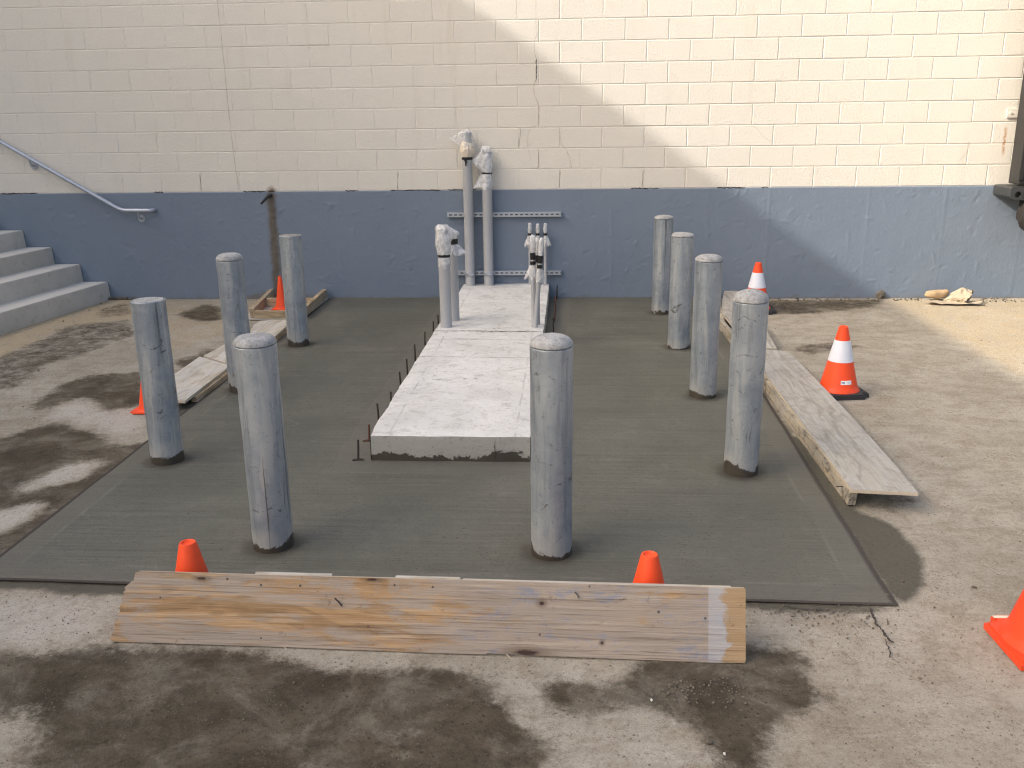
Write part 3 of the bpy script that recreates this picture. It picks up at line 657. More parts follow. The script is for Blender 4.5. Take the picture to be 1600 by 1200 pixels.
# ------------------------------------------------------------------ raised plinth
t = thing('concrete_plinth', 'raised white grey concrete plinth running out from the wall across the dark slab', 'plinth', (0, 0, 0))
bm = bmesh.new(); x0, x1, y0, y1, zp = -1.069, -.199, 4.622, 9.228, .154
xs = np.linspace(x0, x1, 24); ys = list(np.linspace(y0, y1, 110))
cr = [(7.08, .010, .014), (6.78, .004, .006), (6.28, .0035, .005)]
def ztop(x, y):
    z = zp+.0025*mn.noise((x*3, y*3, 0))+.0012*mn.noise((x*14, y*14, 2))
    return z
grid = [[bm.verts.new((x+((.010*mn.noise((y*4, 1, 0))+.005*mn.noise((y*17, 1, 0))) if i == 0 else ((.010*mn.noise((y*4, 9, 0))+.005*mn.noise((y*17, 9, 0))) if i == 23 else 0)), y+((.006*mn.noise((x*6, 3, 0))+.004*mn.noise((x*22, 3, 0))) if j == 0 else 0), ztop(x, y)-(.006 if i in (0, 23) or j == 0 else 0))) for i, x in enumerate(xs)] for j, y in enumerate(ys)]
for j in range(len(ys)-1):
    for i in range(23): bm.faces.new((grid[j][i], grid[j][i+1], grid[j+1][i+1], grid[j+1][i]))
def skirt(L, out):
    low = [bm.verts.new((v.co.x+out[0]*.006, v.co.y+out[1]*.006, .0)) for v in L]
    mid = [bm.verts.new((v.co.x+out[0]*(.004+.004*mn.noise((v.co.x*6, v.co.y*6, 4))), v.co.y+out[1]*(.004+.004*mn.noise((v.co.x*6, v.co.y*6, 4))), v.co.z-.012)) for v in L]
    for a, b in ((L, mid), (mid, low)):
        for i in range(len(L)-1): bm.faces.new((a[i], a[i+1], b[i+1], b[i]))
skirt(grid[0], (0, -1)); skirt([g[0] for g in grid], (-1, 0)); skirt([g[-1] for g in grid], (1, 0))
for yy, w, jg in ((7.085, .013, .006), (6.80, .004, .003), (6.27, .005, .003)):
    a = Vector((x0+.005, yy, zp)); b = Vector((x1-.005, yy-.02, zp))
    ribbon(bm, [a, a.lerp(b, .3)+Vector((0, .012, 0)), a.lerp(b, .6), b], w, .0042, 1, UP, jg, 14)
ribbon(bm, [Vector((-.392, y0-.007, .02)), Vector((-.390, y0-.007, .13))], .004, .004, 1, Vector((0, -1, 0)), .001)
for px, py in ((747, 507), (765, 519), (776, 513), (780, 519), (770, 514), (660, 592), (676, 588), (722, 593), (740, 592)):
    q = G(px, py, zp); ribbon(bm, [q, q+Vector((random.uniform(.01, .03), random.uniform(-.015, .015), 0))], .010, .0035, 1, UP, .002, 3)
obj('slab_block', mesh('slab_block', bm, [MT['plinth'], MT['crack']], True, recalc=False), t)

# ------------------------------------------------------------------ bollards
PR = .0865
bm = bmesh.new(); n = 48; BH = .90
lathe(bm, [(PR, -.02)]+[(PR+.0006*math.sin(k*1.7), BH*k/12) for k in range(13)]+[(PR-.0025, BH+.003), (PR-.0075, BH+.003), (PR-.0095, BH-.004)], n)
pipe_me = mesh('pipe', bm, MT['pipe'], True)
def cap_mesh(h, shape, m, seed, flat=False):
    bm = bmesh.new(); prof = []
    for k in range(11):
        s = k/10; a = s*math.pi/2
        r = (PR+.0008)*math.cos(a)**shape; z = BH+.002+h*math.sin(a)**(1.0 if not flat else 1.6)
        prof.append((max(r, .0005), z))
    if flat: prof = [(PR-.009, BH-.005), (PR-.011, BH+.004)] + [((PR-.011)*(1-s), BH+.005-.004*math.sin(s*3.1)) for s in (.15, .3, .5, .7, .85, .995)]
    else: prof = [(PR-.010, BH-.004), (PR-.0065, BH+.0045)]+[(q, z_+.0065) for q, z_ in prof]
    lathe(bm, prof, n)
    for v in bm.verts:
        rr = math.hypot(v.co.x, v.co.y)/PR
        d = mn.noise((v.co.x*22+seed, v.co.y*22, v.co.z*22)); v.co.z += .0018*d*(1 if not flat else 1.6)
        f = 1+.006*mn.noise((v.co.x*30, v.co.y*30+seed, 1)); v.co.x *= f; v.co.y *= f
    return mesh('cap', bm, m, 50)
BOL = [
    ('grey steel bollard with a flat white filled top, standing nearest the left concrete steps', .022, .5, 'cap', .000, 1),
    ('grey steel bollard with rounded pale cap and long drips, half hiding the middle plywood board', .040, .55, 'cap', .005, 0),
    ('scuffed grey steel bollard with speckled rounded cap, front left of the white plinth', .034, .45, 'cap', .012, 0),
    ('grey steel bollard with a flat dark unfilled top, beside the timber tray near the wall', .012, .5, 'cap_dark', .004, 1),
    ('large front bollard with smooth domed cap that hides the right front corner of the plinth', .042, .75, 'cap', .014, 0),
    ('grey bollard with tall pointed pale dome beside the long plywood covered plank', .056, 1.0, 'cap', .006, 0),
    ('grey bollard with rounded speckled cap, second from the front in the right hand row', .036, .55, 'cap', -.002, 0),
    ('grey bollard with low flat dome, second from the wall in the right hand row', .026, .5, 'cap', -.016, 0),
    ('smallest looking bollard with low dirty dome, closest to the wall in the right hand row', .026, .6, 'cap', -.022, 0)]
for k, ((px, py), (lab, h, shp, cm, dz, flat)) in enumerate(zip(POSTS, BOL)):
    t = thing('bollard', lab, 'bollard', (px, py, TOP+dz-.012), random.uniform(0, 6.28), 'galvanised bollards round the fresh slab')
    hh = 0
    obj('pipe', pipe_me, t); obj('cap', cap_mesh(h, shp, MT[cm], k*3.7, bool(flat)), t)

# ------------------------------------------------------------------ traffic cones
def cone_big(t, body, base, hgt=.445, rb=.135, rt=.027, bs=.19, collar=True, flare=.02, black=True):
    bm = bmesh.new(); zb = .03
    lathe(bm, [(rb+flare, zb+.001), (rb+flare*.9, zb+.008), (rb+flare*.35, zb+.02), (rb, zb+.04), (rt+.006, hgt-.02), (rt+.003, hgt-.004), (rt-.002, hgt), (rt-.008, hgt-.001), (rt-.011, hgt-.01), (rt-.006, hgt-.06)], 44)
    obj('cone_body', mesh('cone_body', bm, body, 35), t)
    bm = bmesh.new()
    vs = box(bm, -bs, bs, -bs, bs, 0, zb)
    es = [e for e in bm.edges if abs(e.verts[0].co.z-e.verts[1].co.z) > .01]
    bmesh.ops.bevel(bm, geom=es, offset=.045, segments=5, affect='EDGES')
    es = [e for e in bm.edges if all(v.co.z > zb-.001 for v in e.verts)]
    bmesh.ops.bevel(bm, geom=es, offset=.008, segments=2, affect='EDGES')
    obj('cone_base', mesh('cone_base', bm, base, 35), t)
    rz = lambda z: rb+(rt+.006-rb)*(z-zb-.04)/(hgt-.02-zb-.04)
    if collar:
        bm = bmesh.new(); za, zc = hgt*.495, hgt*.80
        lathe(bm, [(rz(za), za), (rz(za)+.0018, za+.001), (rz(zc)+.0018, zc-.001), (rz(zc), zc)], 44)
        obj('reflective_collar', mesh('reflective_collar', bm, MT['reflective'], 35), t)
    return rz
def sticker(t, rz, z0, z1, a0, a1):
    bm = bmesh.new()
    def patch(a, b, c, d, off, mi):
        n = 8
        for i in range(n):
            q = [(a+(b-a)*i/n, c), (a+(b-a)*(i+1)/n, c), (a+(b-a)*(i+1)/n, d), (a+(b-a)*i/n, d)]
            bm.faces.new([bm.verts.new(((rz(z)+off)*math.cos(u), (rz(z)+off)*math.sin(u), z)) for u, z in q]).material_index = mi
    patch(a0, a1, z0, z1, .0012, 0); w = a1-a0; h = z1-z0
    patch(a0+w*.07, a0+w*.14, z0+h*.28, z0+h*.72, .0018, 1); patch(a0+w*.17, a0+w*.24, z0+h*.28, z0+h*.72, .0018, 1); patch(a0+w*.26, a0+w*.34, z0+h*.28, z0+h*.68, .0018, 1)
    patch(a0+w*.58, a0+w*.82, z0+h*.55, z0+h*.68, .0018, 2); patch(a0+w*.64, a0+w*.76, z0+h*.30, z0+h*.40, .0018, 2)
    bmesh.ops.remove_doubles(bm, verts=bm.verts, dist=1e-5)
    obj('sticker', mesh('sticker', bm, [MT['sticker'], MT['print_blue'], MT['print_grey']]), t)
GR = 'orange traffic cones'
p = G(1309, 614)
t = thing('traffic_cone', 'orange cone with white band, black base and a small sticker, beside the long plank', 'traffic cone', (p.x, p.y, 0), R(8), GR)
rz = cone_big(t, MT['cone'], MT['rubber'], .455, .115, .026, .160); sticker(t, rz, .088, .114, R(-90-8-18+8), R(-90-8+20+8))
p = G(1187, 489)
t = thing('traffic_cone', 'orange cone with white band half hidden behind the pointed dome bollard near the wall', 'traffic cone', (p.x-.02, p.y+.10, 0), R(-4), GR)
cone_big(t, MT['cone'], MT['rubber'], .455, .115, .026, .175)
t = thing('traffic_cone', 'scuffed all orange cone with thick orange base, cut by the right edge of the picture', 'traffic cone', (1.682, 2.905, 0), R(2), GR)
cone_big(t, MT['cone_dirty'], MT['cone_dirty'], .52, .150, .030, .178, False, .022)
o = obj('label_tag', None, t); bpy.data.objects.remove(o)
bm = bmesh.new(); box(bm, -.135, -.075, .150, .166, .0305, .0315); obj('label_patch', mesh('label_patch', bm, MT['paper']), t)
# plain slim cones
def slim(t, hgt, rb, rt, bs):
    bm = bmesh.new(); zb = .008
    lathe(bm, [(rb*1.22, zb), (rb*1.1, zb+.006), (rb, zb+.02), (rb+(rt-rb)*.5, zb+(hgt-zb)*.5), (rt+.001, hgt-.008), (rt-.002, hgt-.001), (rt-.006, hgt), (rt-.010, hgt-.003), (rt-.0115, hgt-.007), (rt-.016, hgt-.008), (.001, hgt-.0085)] if rt > .02 else [(rb*1.22, zb), (rb*1.1, zb+.006), (rb, zb+.02), (rb+(rt-rb)*.5, zb+(hgt-zb)*.5), (rt+.001, hgt-.008), (rt-.002, hgt-.001), (rt-.006, hgt), (.001, hgt-.001)], 36)
    obj('cone_body', mesh('cone_body', bm, MT['cone'], 35), t)
    bm = bmesh.new(); box(bm, -bs, bs, -bs, bs, 0, zb)
    es = [e for e in bm.edges if abs(e.verts[0].co.z-e.verts[1].co.z) > .003]
    bmesh.ops.bevel(bm, geom=es, offset=.022, segments=4, affect='EDGES')
    obj('cone_base', mesh('cone_base', bm, MT['cone'], 35), t)
for px, lab, top in ((289, 'plain orange cone peeping over the front board, below the scuffed front left bollard', 853), (1016, 'plain orange cone peeping over the front board, right of the large front bollard', 872)):
    q = W(px, top, 3.01)
    t = thing('traffic_cone', lab, 'traffic cone', (q.x, 3.035, 0 if q.x < -.5 else -.018), R(5), GR); slim(t, q.z+.004+(0 if q.x < -.5 else .018), .094, .031, .12)
p = G(441, 482, .02)
t = thing('traffic_cone', 'slim plain orange cone standing inside the timber tray by the wall', 'traffic cone', (p.x-.0, p.y, .02), 0, GR); slim(t, .318, .058, .014, .088)
p = G(234, 640)
t = thing('traffic_cone', 'plain orange cone mostly hidden behind the flat topped left bollard', 'traffic cone', (p.x+.0, p.y, 0), 0, GR); slim(t, .318, .062, .014, .095)

# ------------------------------------------------------------------ boards
def poly_board(name, outline, th, m, side=None):
    """outline in local x,y; thickness downwards in z"""
    bm = bmesh.new(); a = [bm.verts.new((x, y, 0)) for x, y in outline]; b = [bm.verts.new((x, y, -th)) for x, y in outline]; n = len(a)
    bm.faces.new(a); bm.faces.new(b[::-1])
    for i in range(n):
        f = bm.faces.new((a[i], b[i], b[(i+1) % n], a[(i+1) % n])); f.material_index = 1 if side else 0
    return mesh(name, bm, [m, side] if side else m)
def nails(parent, lst, m=None):
    for a, b, r in lst:
        bm = bmesh.new(); a = Vector(a); b = Vector(b); tube(bm, [a, a.lerp(b, .55)+Vector((.002, .001, .002)), b], r, 8)
        obj('nail', mesh('nail', bm, m or MT['steel_nail'], True), parent)
# front board leaning back on two cones: local x along, local y up the face
BL, BR = Vector((-1.64, 2.816, .002)), Vector((.606, 2.771, .002))
ex = (BR-BL).normalized(); eyv = Vector((.0, .088, .236)); eyv -= ex*eyv.dot(ex); hb = eyv.length; ey = eyv.normalized(); ez = ex.cross(ey)
t = thing('front_board', 'long weathered orange brown plywood board with a ragged left end, leaning on two cones', 'board')
t.matrix_world = Matrix(((ex.x, ey.x, ez.x, BL.x), (ex.y, ey.y, ez.y, BL.y), (ex.z, ey.z, ez.z, BL.z), (0, 0, 0, 1)))
Lb = (BR-BL).length
ol = [(.012, 0), (.6, .001), (1.2, -.002), (1.36, -.001), (1.362, .004), (1.43, .003), (2.1, -.003), (Lb-.002, 0), (Lb, .01), (Lb, hb-.004), (Lb-.004, hb), (1.7, hb-.001), (1.1, hb+.001), (.5, hb-.001), (.095, hb), (.083, hb-.006), (.078, hb*.87), (.066, hb*.84), (.045, hb*.76), (.050, hb*.73), (.040, hb*.70), (.046, hb*.66), (.036, hb*.62), (.040, hb*.56), (.028, hb*.47), (.034, hb*.44), (.022, hb*.38), (.026, hb*.33), (.014, hb*.24), (.016, hb*.18), (.004, hb*.08), (0, .008)]
obj('face_panel', poly_board('face_panel', ol, .016, MT['ply_front'], MT['ply_edge']), t)
for a, b in ((.52, .80), (1.03, 1.26), (1.27, 2.2)):
    bm = bmesh.new(); box(bm, a, b, hb-.045, hb+(.006 if a < 1.2 else .0015), -.036, -.0175, .002)
    obj('back_batten', mesh('back_batten', bm, MT['ply_pale']), t)
nx = lambda px, py: ((px-172)/(1165-172)*Lb, hb*(1-(py-890-(px-205)/960*27)/(118.0)))
nails(t, [((*nx(545, 947), 0), (nx(536, 933)[0], nx(536, 933)[1], .02), .0028), ((*nx(908, 924), 0), (nx(914, 932)[0], nx(914, 932)[1], .018), .0026)])
for px, py in ((252, 934), (360, 903), (415, 913), (478, 914), (628, 913), (688, 916), (588, 980), (418, 1000), (855, 992), (1105, 965), (930, 915), (1035, 955)):
    bm = bmesh.new(); x, y = nx(px, py); tube(bm, [(x, y, -.002), (x, y, .0012)], .0042+random.uniform(-.001, .001), 9)
    obj('nail_head', mesh('nail_head', bm, MT['steel_nail']), t)
for x, y, a, l_ in ((.64, -.004, .5, .03), (1.43, -.003, -.6, .03), (.03, .10, 2.6, .02), (.028, .118, 2.9, .026), (.036, .15, 2.4, .014)):
    bm = bmesh.new(); tube(bm, [(x, y+.004, -.004), (x+l_*math.cos(a), y+(-.012 if y < 0 else .010), .004)], [.0032, .0006], 5)
    obj('splinter', mesh('splinter', bm, MT['ply_edge'], recalc=True), t)

# long plank at right: plywood strips nailed on top of a timber on edge
t = thing('form_plank', 'long plank of grey plywood on a timber edge along the right of the slab', 'plank')
zt = .104
near = [G(1330, 765, zt), G(1435, 770, zt), G(1400, 728, zt), G(1375, 700, zt), G(1330, 650, zt), G(1285, 603, zt), G(1233, 550, zt), G(1216, 547, zt), G(1172, 546, zt), G(1195, 583, zt), G(1288, 707, zt)]
o = obj('plywood_strip', poly_board('plywood_strip', [(p.y, -p.x) for p in near], .016, MT['ply_grey'], MT['ply_edge']), t, (0, 0, zt), (0, 0, R(90)))
far = [G(1172, 545, zt), G(1214, 545, zt), G(1200, 521, zt), G(1186, 500, zt), G(1170, 478, zt), G(1153, 455, zt), G(1132, 455, zt), G(1128, 470, zt), G(1129, 490, zt)]
o = obj('plywood_strip', poly_board('plywood_strip', [(p.y, -p.x) for p in far], .016, MT['ply_grey'], MT['ply_edge']), t, (0, 0, zt+.003), (0, 0, R(90)))
bm = bmesh.new(); box(bm, 0, 3.75, -.030, .008, -.0995, -.018, .003)
for v in bm.verts:
    v.co.z += .002*mn.noise((v.co.x*5, 0, 0))
    if v.co.x < .05 and v.co.z < -.07: v.co.x += .02
obj('timber_edge', mesh('timber_edge', bm, MT['form']), t, (1.330, 4.085, zt-.001), (0, 0, R(90.4)))
bm = bmesh.new(); box(bm, 0, 1.4, -.030, .008, -.0995, -.018, .003)
obj('timber_edge', mesh('timber_edge', bm, MT['form']), t, (1.312, 7.85, zt-.001), (0, 0, R(84)))
nails(t, [((1.322, 4.19, .063), (1.285, 4.18, .066), .0028), ((1.40, 4.09, .085), (1.402, 4.085, .052), .002), ((1.565, 4.085, .088), (1.555, 4.08, .055), .002), ((1.36, 4.085, .060), (1.40, 4.083, .058), .0022)])

# left strips of plywood along the slab edge
def strip(pxs, zt, lab, name='plywood_board', th=.018):
    t = thing(name, lab, 'plywood board', group='plywood boards along the left slab edge'); P = [G(a, b, zt) for a, b in pxs]
    me = poly_board('panel', [(p.y, -p.x) for p in P], th, MT['ply_pale'], MT['ply_edge'])
    obj('panel', me, t, (0, 0, zt), (0, 0, R(90)))
    return t
t = strip([(289, 626), (360, 571), (312, 557), (262, 592), (247, 625)], .062, 'near plywood board with a bleached white patch and slanted far end, beside the left bollards')
bm = bmesh.new(); box(bm, 0, .92, -.03, .012, 0, .040, .003); obj('batten', mesh('batten', bm, MT['timber']), t, (-2.475, 5.66, .002), (0, 0, R(90)))
t = strip([(318, 556), (362, 570), (402, 547), (430, 524), (398, 518), (356, 535)], .050, 'middle plywood board half hidden behind two left bollards')
bm = bmesh.new(); box(bm, 0, .8, -.03, .012, 0, .030, .003); obj('batten', mesh('batten', bm, MT['timber']), t, (-2.47, 6.60, .002), (0, 0, R(90)))
t = strip([(390, 519), (430, 525), (450, 507), (450, 499), (407, 501), (396, 508)], .062, 'far short plywood board just in front of the timber tray')
bm = bmesh.new(); box(bm, 0, .56, -.03, .012, 0, .042, .003); obj('batten', mesh('batten', bm, MT['timber']), t, (-2.475, 7.38, .002), (0, 0, R(90)))

# timber tray by the wall
t = thing('timber_tray', 'open pine timber tray lying on the ground under the dark wall stain', 'timber frame')
def stick(parent, a, b, w, h, name):
    a, b = Vector(a), Vector(b); d = b-a; bm = bmesh.new(); box(bm, 0, d.length, -w/2, w/2, 0, h, .003)
    o = obj(name, mesh(name, bm, MT['timber']), parent, a, (0, 0, math.atan2(d.y, d.x)))
    return o
A0, A1 = (-2.93, 8.20, .02), (-3.06, 9.19, .02); B0, B1 = (-2.455, 8.2, .02), (-2.50, 9.19, .02)
stick(t, A0, A1, .04, .088, 'side_rail'); stick(t, B0, B1, .04, .088, 'side_rail')
stick(t, (-2.905, 8.205, .02), (-2.48, 8.205, .02), .04, .068, 'cross_rail'); stick(t, (-2.955, 8.73, .02), (-2.50, 8.73, .02), .04, .084, 'cross_rail')
bm = bmesh.new(); box(bm, -3.04, -2.47, 8.18, 9.18, .002, .018, .001); obj('floor_panel', mesh('floor_panel', bm, MT['ply_pale']), t)

# ------------------------------------------------------------------ conduits with taped plastic bags
def bag_mesh(rad, z0, z1, seed, m, puff=1.5, flat=.5, shear=(0, 0), wing=None, rings=16, n=30):
    bm = bmesh.new(); L = []
    for k in range(rings+1):
        s = k/rings; z = z0+(z1-z0)*s
        pr = rad*(1.02+(puff-1)*math.sin(min(1, s*1.35)*math.pi)**1.0*.9)
        fl = 1-(1-flat)*s**1.5
        if s > .9: pr *= 1-.35*(s-.9)/.1; fl *= 1-.6*(s-.9)/.1
        row = []
        for i in range(n):
            a = 2*math.pi*i/n; w = 1+.20*mn.noise((math.cos(a)*2.2+seed, math.sin(a)*2.2, z*22))*(.25+s)+.12*mn.noise((math.cos(a)*6+seed, math.sin(a)*6, z*60))*(.3+s)
            x, y = pr*w*math.cos(a), pr*w*math.sin(a)*fl
            if wing:
                wa, wl_, wz, ww = wing; f = max(0, math.cos(a-wa))**6*math.exp(-((s-wz)/ww)**2); x += wl_*f*math.cos(wa); y += wl_*f*math.sin(wa)*.5
            row.append(bm.verts.new((x+shear[0]*s, y+shear[1]*s, z+.004*mn.noise((i*.9, k*.7, seed)))))
        L.append(row)
    for a, b in zip(L, L[1:]):
        for i in range(n): bm.faces.new((a[i], a[(i+1) % n], b[(i+1) % n], b[i]))
    bm.faces.new(L[-1])
    return mesh('plastic_bag', bm, m, 55)
def skirt_mesh(rad, z1, h, seed, m, flare=1.35, wing=None):
    bm = bmesh.new(); n = 32; L = []
    for k in range(8):
        s = k/7; z = z1-h*s; row = []
        for i in range(n):
            a = 2*math.pi*i/n; pr = rad*(1.04+(flare-1)*math.sin(s*2.2)*(.45+1.3*abs(mn.noise((math.cos(a)*2.2+seed, math.sin(a)*2.2, s*2)))))
            x, y = pr*math.cos(a), pr*math.sin(a)
            if wing:
                wa, wl_ = wing; f = max(0, math.cos(a-wa))**5*s; x += wl_*f*math.cos(wa); y += wl_*f*math.sin(wa)
            row.append(bm.verts.new((x, y, z+.045*s*mn.noise((math.cos(a)*2, math.sin(a)*2+seed, 4)))))
        L.append(row)
    for a, b in zip(L, L[1:]):
        for i in range(n): bm.faces.new((a[i], a[(i+1) % n], b[(i+1) % n], b[i]))
    return mesh('bag_skirt', bm, m, 55)
def conduit(lab, x, y, z0, zend, rad, tapes, tilt=None, m='conduit', group='grey conduits standing on the plinth'):
    t = thing('conduit_pipe', lab, 'conduit pipe', (x, y, z0), 0, group)
    if tilt: t.rotation_euler = tilt
    bm = bmesh.new(); n = 28; h = zend-z0
    lathe(bm, [(rad+.0012, -.004), (rad+.0012, .006), (rad, .008), (rad, h*.5), (rad, h), (rad-.004, h), (rad-.0045, h-.05)], n)
    obj('tube', mesh('tube', bm, MT[m], 35), t)
    for a, b in tapes:
        bm = bmesh.new(); lathe(bm, [(rad+.001, a-z0), (rad+.0038, a-z0+.001), (rad+.0042, (a+b)/2-z0), (rad+.0038, b-z0-.001), (rad+.001, b-z0)], n, jit=lambda i, k: .0015*math.sin(i*1.3+k))
        obj('tape_band', mesh('tape_band', bm, MT['tape'], 35), t)
    return t
def clamp(t, rad, z):
    bm = bmesh.new(); lathe(bm, [(rad+.0005, z-.014), (rad+.004, z-.013), (rad+.004, z+.013), (rad+.0005, z+.014)], 28)
    box(bm, .012, .026, -rad-.022, -rad+.004, z-.011, z+.011, .002); tube(bm, [(.0, -rad-.013, z), (.040, -rad-.013, z)], .005, 8)
    obj('pipe_clamp', mesh('pipe_clamp', bm, MT['zinc'], 35), t)
# two tall ones at the wall
t = conduit('tallest conduit against the wall, black tape and cream paper on its bagged top', -.991, 9.142, .153, 1.64, .0485, [(1.385, 1.41)])
clamp(t, .0485, .115)
bm = bmesh.new()     # torn cream paper and clear film round the end
L = []
for k in range(7):
    s = k/6; z = 1.258+.155*s; row = []
    for i in range(14):
        a = math.pi*(1.02+.96*i/13)+.1; r = .052+.018*math.sin(s*math.pi)+.016*mn.noise((i*.8, k*1.1, 3)); row.append(bm.verts.new((r*math.cos(a)*(1-.25*abs(s-.5)), r*math.sin(a), z+.02*mn.noise((i*.5, k, 8))-(.03*(i/13) if k == 6 else 0))))
    L.append(row)
for a, b in zip(L, L[1:]):
    for i in range(13): bm.faces.new((a[i], a[i+1], b[i+1], b[i]))
obj('paper_wrap', mesh('paper_wrap', bm, MT['paper'], 20), t)
obj('plastic_bag', bag_mesh(.054, 1.30, 1.515, 2.2, MT['bag_thin'], 1.35, .85, (0, 0), (math.pi, .10, .62, .22)), t)
bm = bmesh.new(); tube(bm, [(-.018, -.054, 1.240), (-.006, -.060, 1.215), (-.012, -.058, 1.175)], [.014, .012, .004], 6); obj('tape_tail', mesh('tape_tail', bm, MT['tape'], True), t)
t = conduit('second tall conduit against the wall, its top wrapped in a clear bag with black tape', -.803, 9.142, .153, 1.46, .0485, [(1.248, 1.272)])
clamp(t, .0485, .115)
obj('plastic_bag', bag_mesh(.051, 1.11, 1.36, 5.1, MT['bag'], 1.30, .85, (0, 0), (math.pi*1.02, .075, .42, .25)), t)
obj('plastic_bag', skirt_mesh(.050, 1.098, .135, 3.3, MT['bag'], 1.12, (math.pi, .085)), t)
# left front pair
t = conduit('thick conduit at the plinth left edge, its top in a white plastic bag', -.990, 7.245, .152, .95, .0465, [(.722, .742)])
obj('plastic_bag', bag_mesh(.051, .592, .825, 8.4, MT['bag_white'], 1.2, .95, (-.008, 0), (.35, .085, .70, .16)), t)
obj('plastic_bag', skirt_mesh(.0475, .570, .075, 1.3, MT['bag_white'], 1.06), t)
t = conduit('thick conduit standing right behind the white bagged conduit on the plinth', -.958, 7.50, .152, .84, .0465, [(.79, .835)])
obj('plastic_bag', skirt_mesh(.048, .64, .09, 6.2, MT['bag'], 1.15, (0.1, .085)), t)
# thin ones, right side
names = ['left', 'middle', 'right']
labs = ['thin conduit with a slender bagged tip, leftmost of three thin ones against the wall', 'thin conduit with bagged tip, middle of three thin ones against the wall', 'thin conduit with bagged tip, rightmost of three thin ones against the wall']
for k, (x, zt_) in enumerate(((-.388, .772), (-.309, .765), (-.234, .768))):
    t = conduit(labs[k], x, 9.15, .153, zt_-.02, .0145, [(.648, .672)])
    h0 = .648-.153
    obj('plastic_bag', bag_mesh(.0165, h0+.024, zt_-.153, 11+k*2.1, MT['bag_white'] if k < 2 else MT['bag'], 1.35, .8, (0, 0), None, 12, 18), t)
    obj('plastic_bag', skirt_mesh(.018, h0, .10, 4+k, MT['bag_white'], 1.25, ((0 if k == 2 else math.pi), .035)), t)
for k, (x, y, zt_, tp, lean, mm, lab) in enumerate(((-.281, 7.24, .893, (.70, .755), (0, R(-.3), 0), 'conduit', 'thin conduit in the front cluster, left upright one with white bag and black tape'),
                                         (-.252, 7.34, .855, (.665, .72), (0, 0, 0), 'conduit_dark', 'thin conduit in the front cluster, darker one at the back between two others'),
                                         (-.268, 7.225, .875, (.675, .735), (0, R(4.4), 0), 'conduit', 'thin conduit in the front cluster, tilted to the right with a white bag'))):
    t = conduit(lab, x, y, .152, zt_-.03, .0185, [tp, (tp[0]-.04, tp[0]-.012)] if k != 1 else [tp], lean, mm)
    h0 = tp[0]-.153
    obj('plastic_bag', bag_mesh(.020, tp[1]-.150, zt_-.152, 31+k*2.1, MT['bag_white'], 1.18, .9, (0, 0), None, 12, 18), t)
    obj('plastic_bag', skirt_mesh(.022, h0-.012 if k == 1 else h0-.045,   .10, 14+k*2, MT['bag_white'], 1.2, ((math.pi, -.3, .2)[k], (.045, .0, .035)[k])), t)

# slotted channels on the wall
def strut(x0, x1, z, lab):
    t = thing('strut_channel', lab, 'metal channel', ((x0+x1)/2, D-.006, z), 0, 'slotted channels fixed to the wall'); L = (x1-x0)/2; hh = .0205; d = .041
    bm = bmesh.new(); box(bm, -L, L, -.040, -.0025, -hh, hh); obj('channel_body', mesh('channel_body', bm, MT['zinc_dark']), t)  # solid dark core; the hollow channel's shade is put into its colour
    bm = bmesh.new(); sl = .007
    box(bm, -L-.001, L+.001, -d-.0015, -d+.0005, sl, hh+.0015); box(bm, -L-.001, L+.001, -d-.0015, -d+.0005, -hh-.0015, -sl)
    box(bm, -L-.001, L+.001, -d+.0006, -.001, hh+.0002, hh+.0016); box(bm, -L-.001, L+.001, -d+.0006, -.001, -hh-.0016, -hh-.0002)
    x = -L-.001
    while x < L-.001:
        box(bm, x, min(x+.021, L+.001), -d-.0013, -d+.0004, -sl+.0001, sl-.0001); x += .0505
    obj('slotted_face', mesh('slotted_face', bm, MT['zinc']), t)
strut(-1.212, -.078, .850, 'upper slotted grey metal channel behind the two tall conduits')
strut(-1.165, -.076, .268, 'lower slotted grey metal channel just above the plinth')

# rebar stubs
RB = [(560, 721, 687), (577, 691, 663), (592, 658, 630), (611, 640, 612), (627, 612, 580), (637, 590, 560), (649, 566, 537), (664, 541, 518), (677, 521, 502), (685, 508, 492), (714, 467, 449), (870, 468, 445), (868, 486, 462), (866.5, 504, 480), (865, 522, 496)]
for k, (px, pb, pt) in enumerate(RB):
    q = G(px, pb); h = max(.075, W(px, pt, q.y).z*.92)
    bm = bmesh.new(); lx, ly = random.uniform(-.006, .006), random.uniform(-.006, .006)
    tube(bm, [(0, 0, -.02)]+[(lx*s, ly*s, h*s) for s in (0, .2, .4, .6, .8, 1)], [.0062, .0062, .0066, .006, .0066, .006, .0062], 8)
    if k < 2: tube(bm, [(-.03-.004*k, -.01, .003), (0, -.004, .007), (.03, .0, .003)], .006, 6)
    o = obj('rebar_stub', mesh('rebar_stub', bm, MT['rust_bright'] if k in (1, 12, 13) else MT['rust'], True), None, (q.x, q.y, TOP))
    side = 'left' if k < 11 else 'right'
    if k == 0: lab = 'dark rebar stub standing clear of the plinth front left corner'
    elif k == 1: lab = 'reddish rebar stub touching the plinth front left corner'
    elif k == 10: lab = 'rebar stub on the left of the plinth, right next to the wall'
    elif k == 11: lab = 'dark rebar stub right of the plinth, right next to the wall'
    elif k > 11: lab = 'rusty rebar stub in the narrow row right of the plinth'
    else: lab = 'thin rusty rebar stub in the row along the left side of the plinth'
    tag(o, lab, 'rebar', 'rebar stubs beside the plinth')

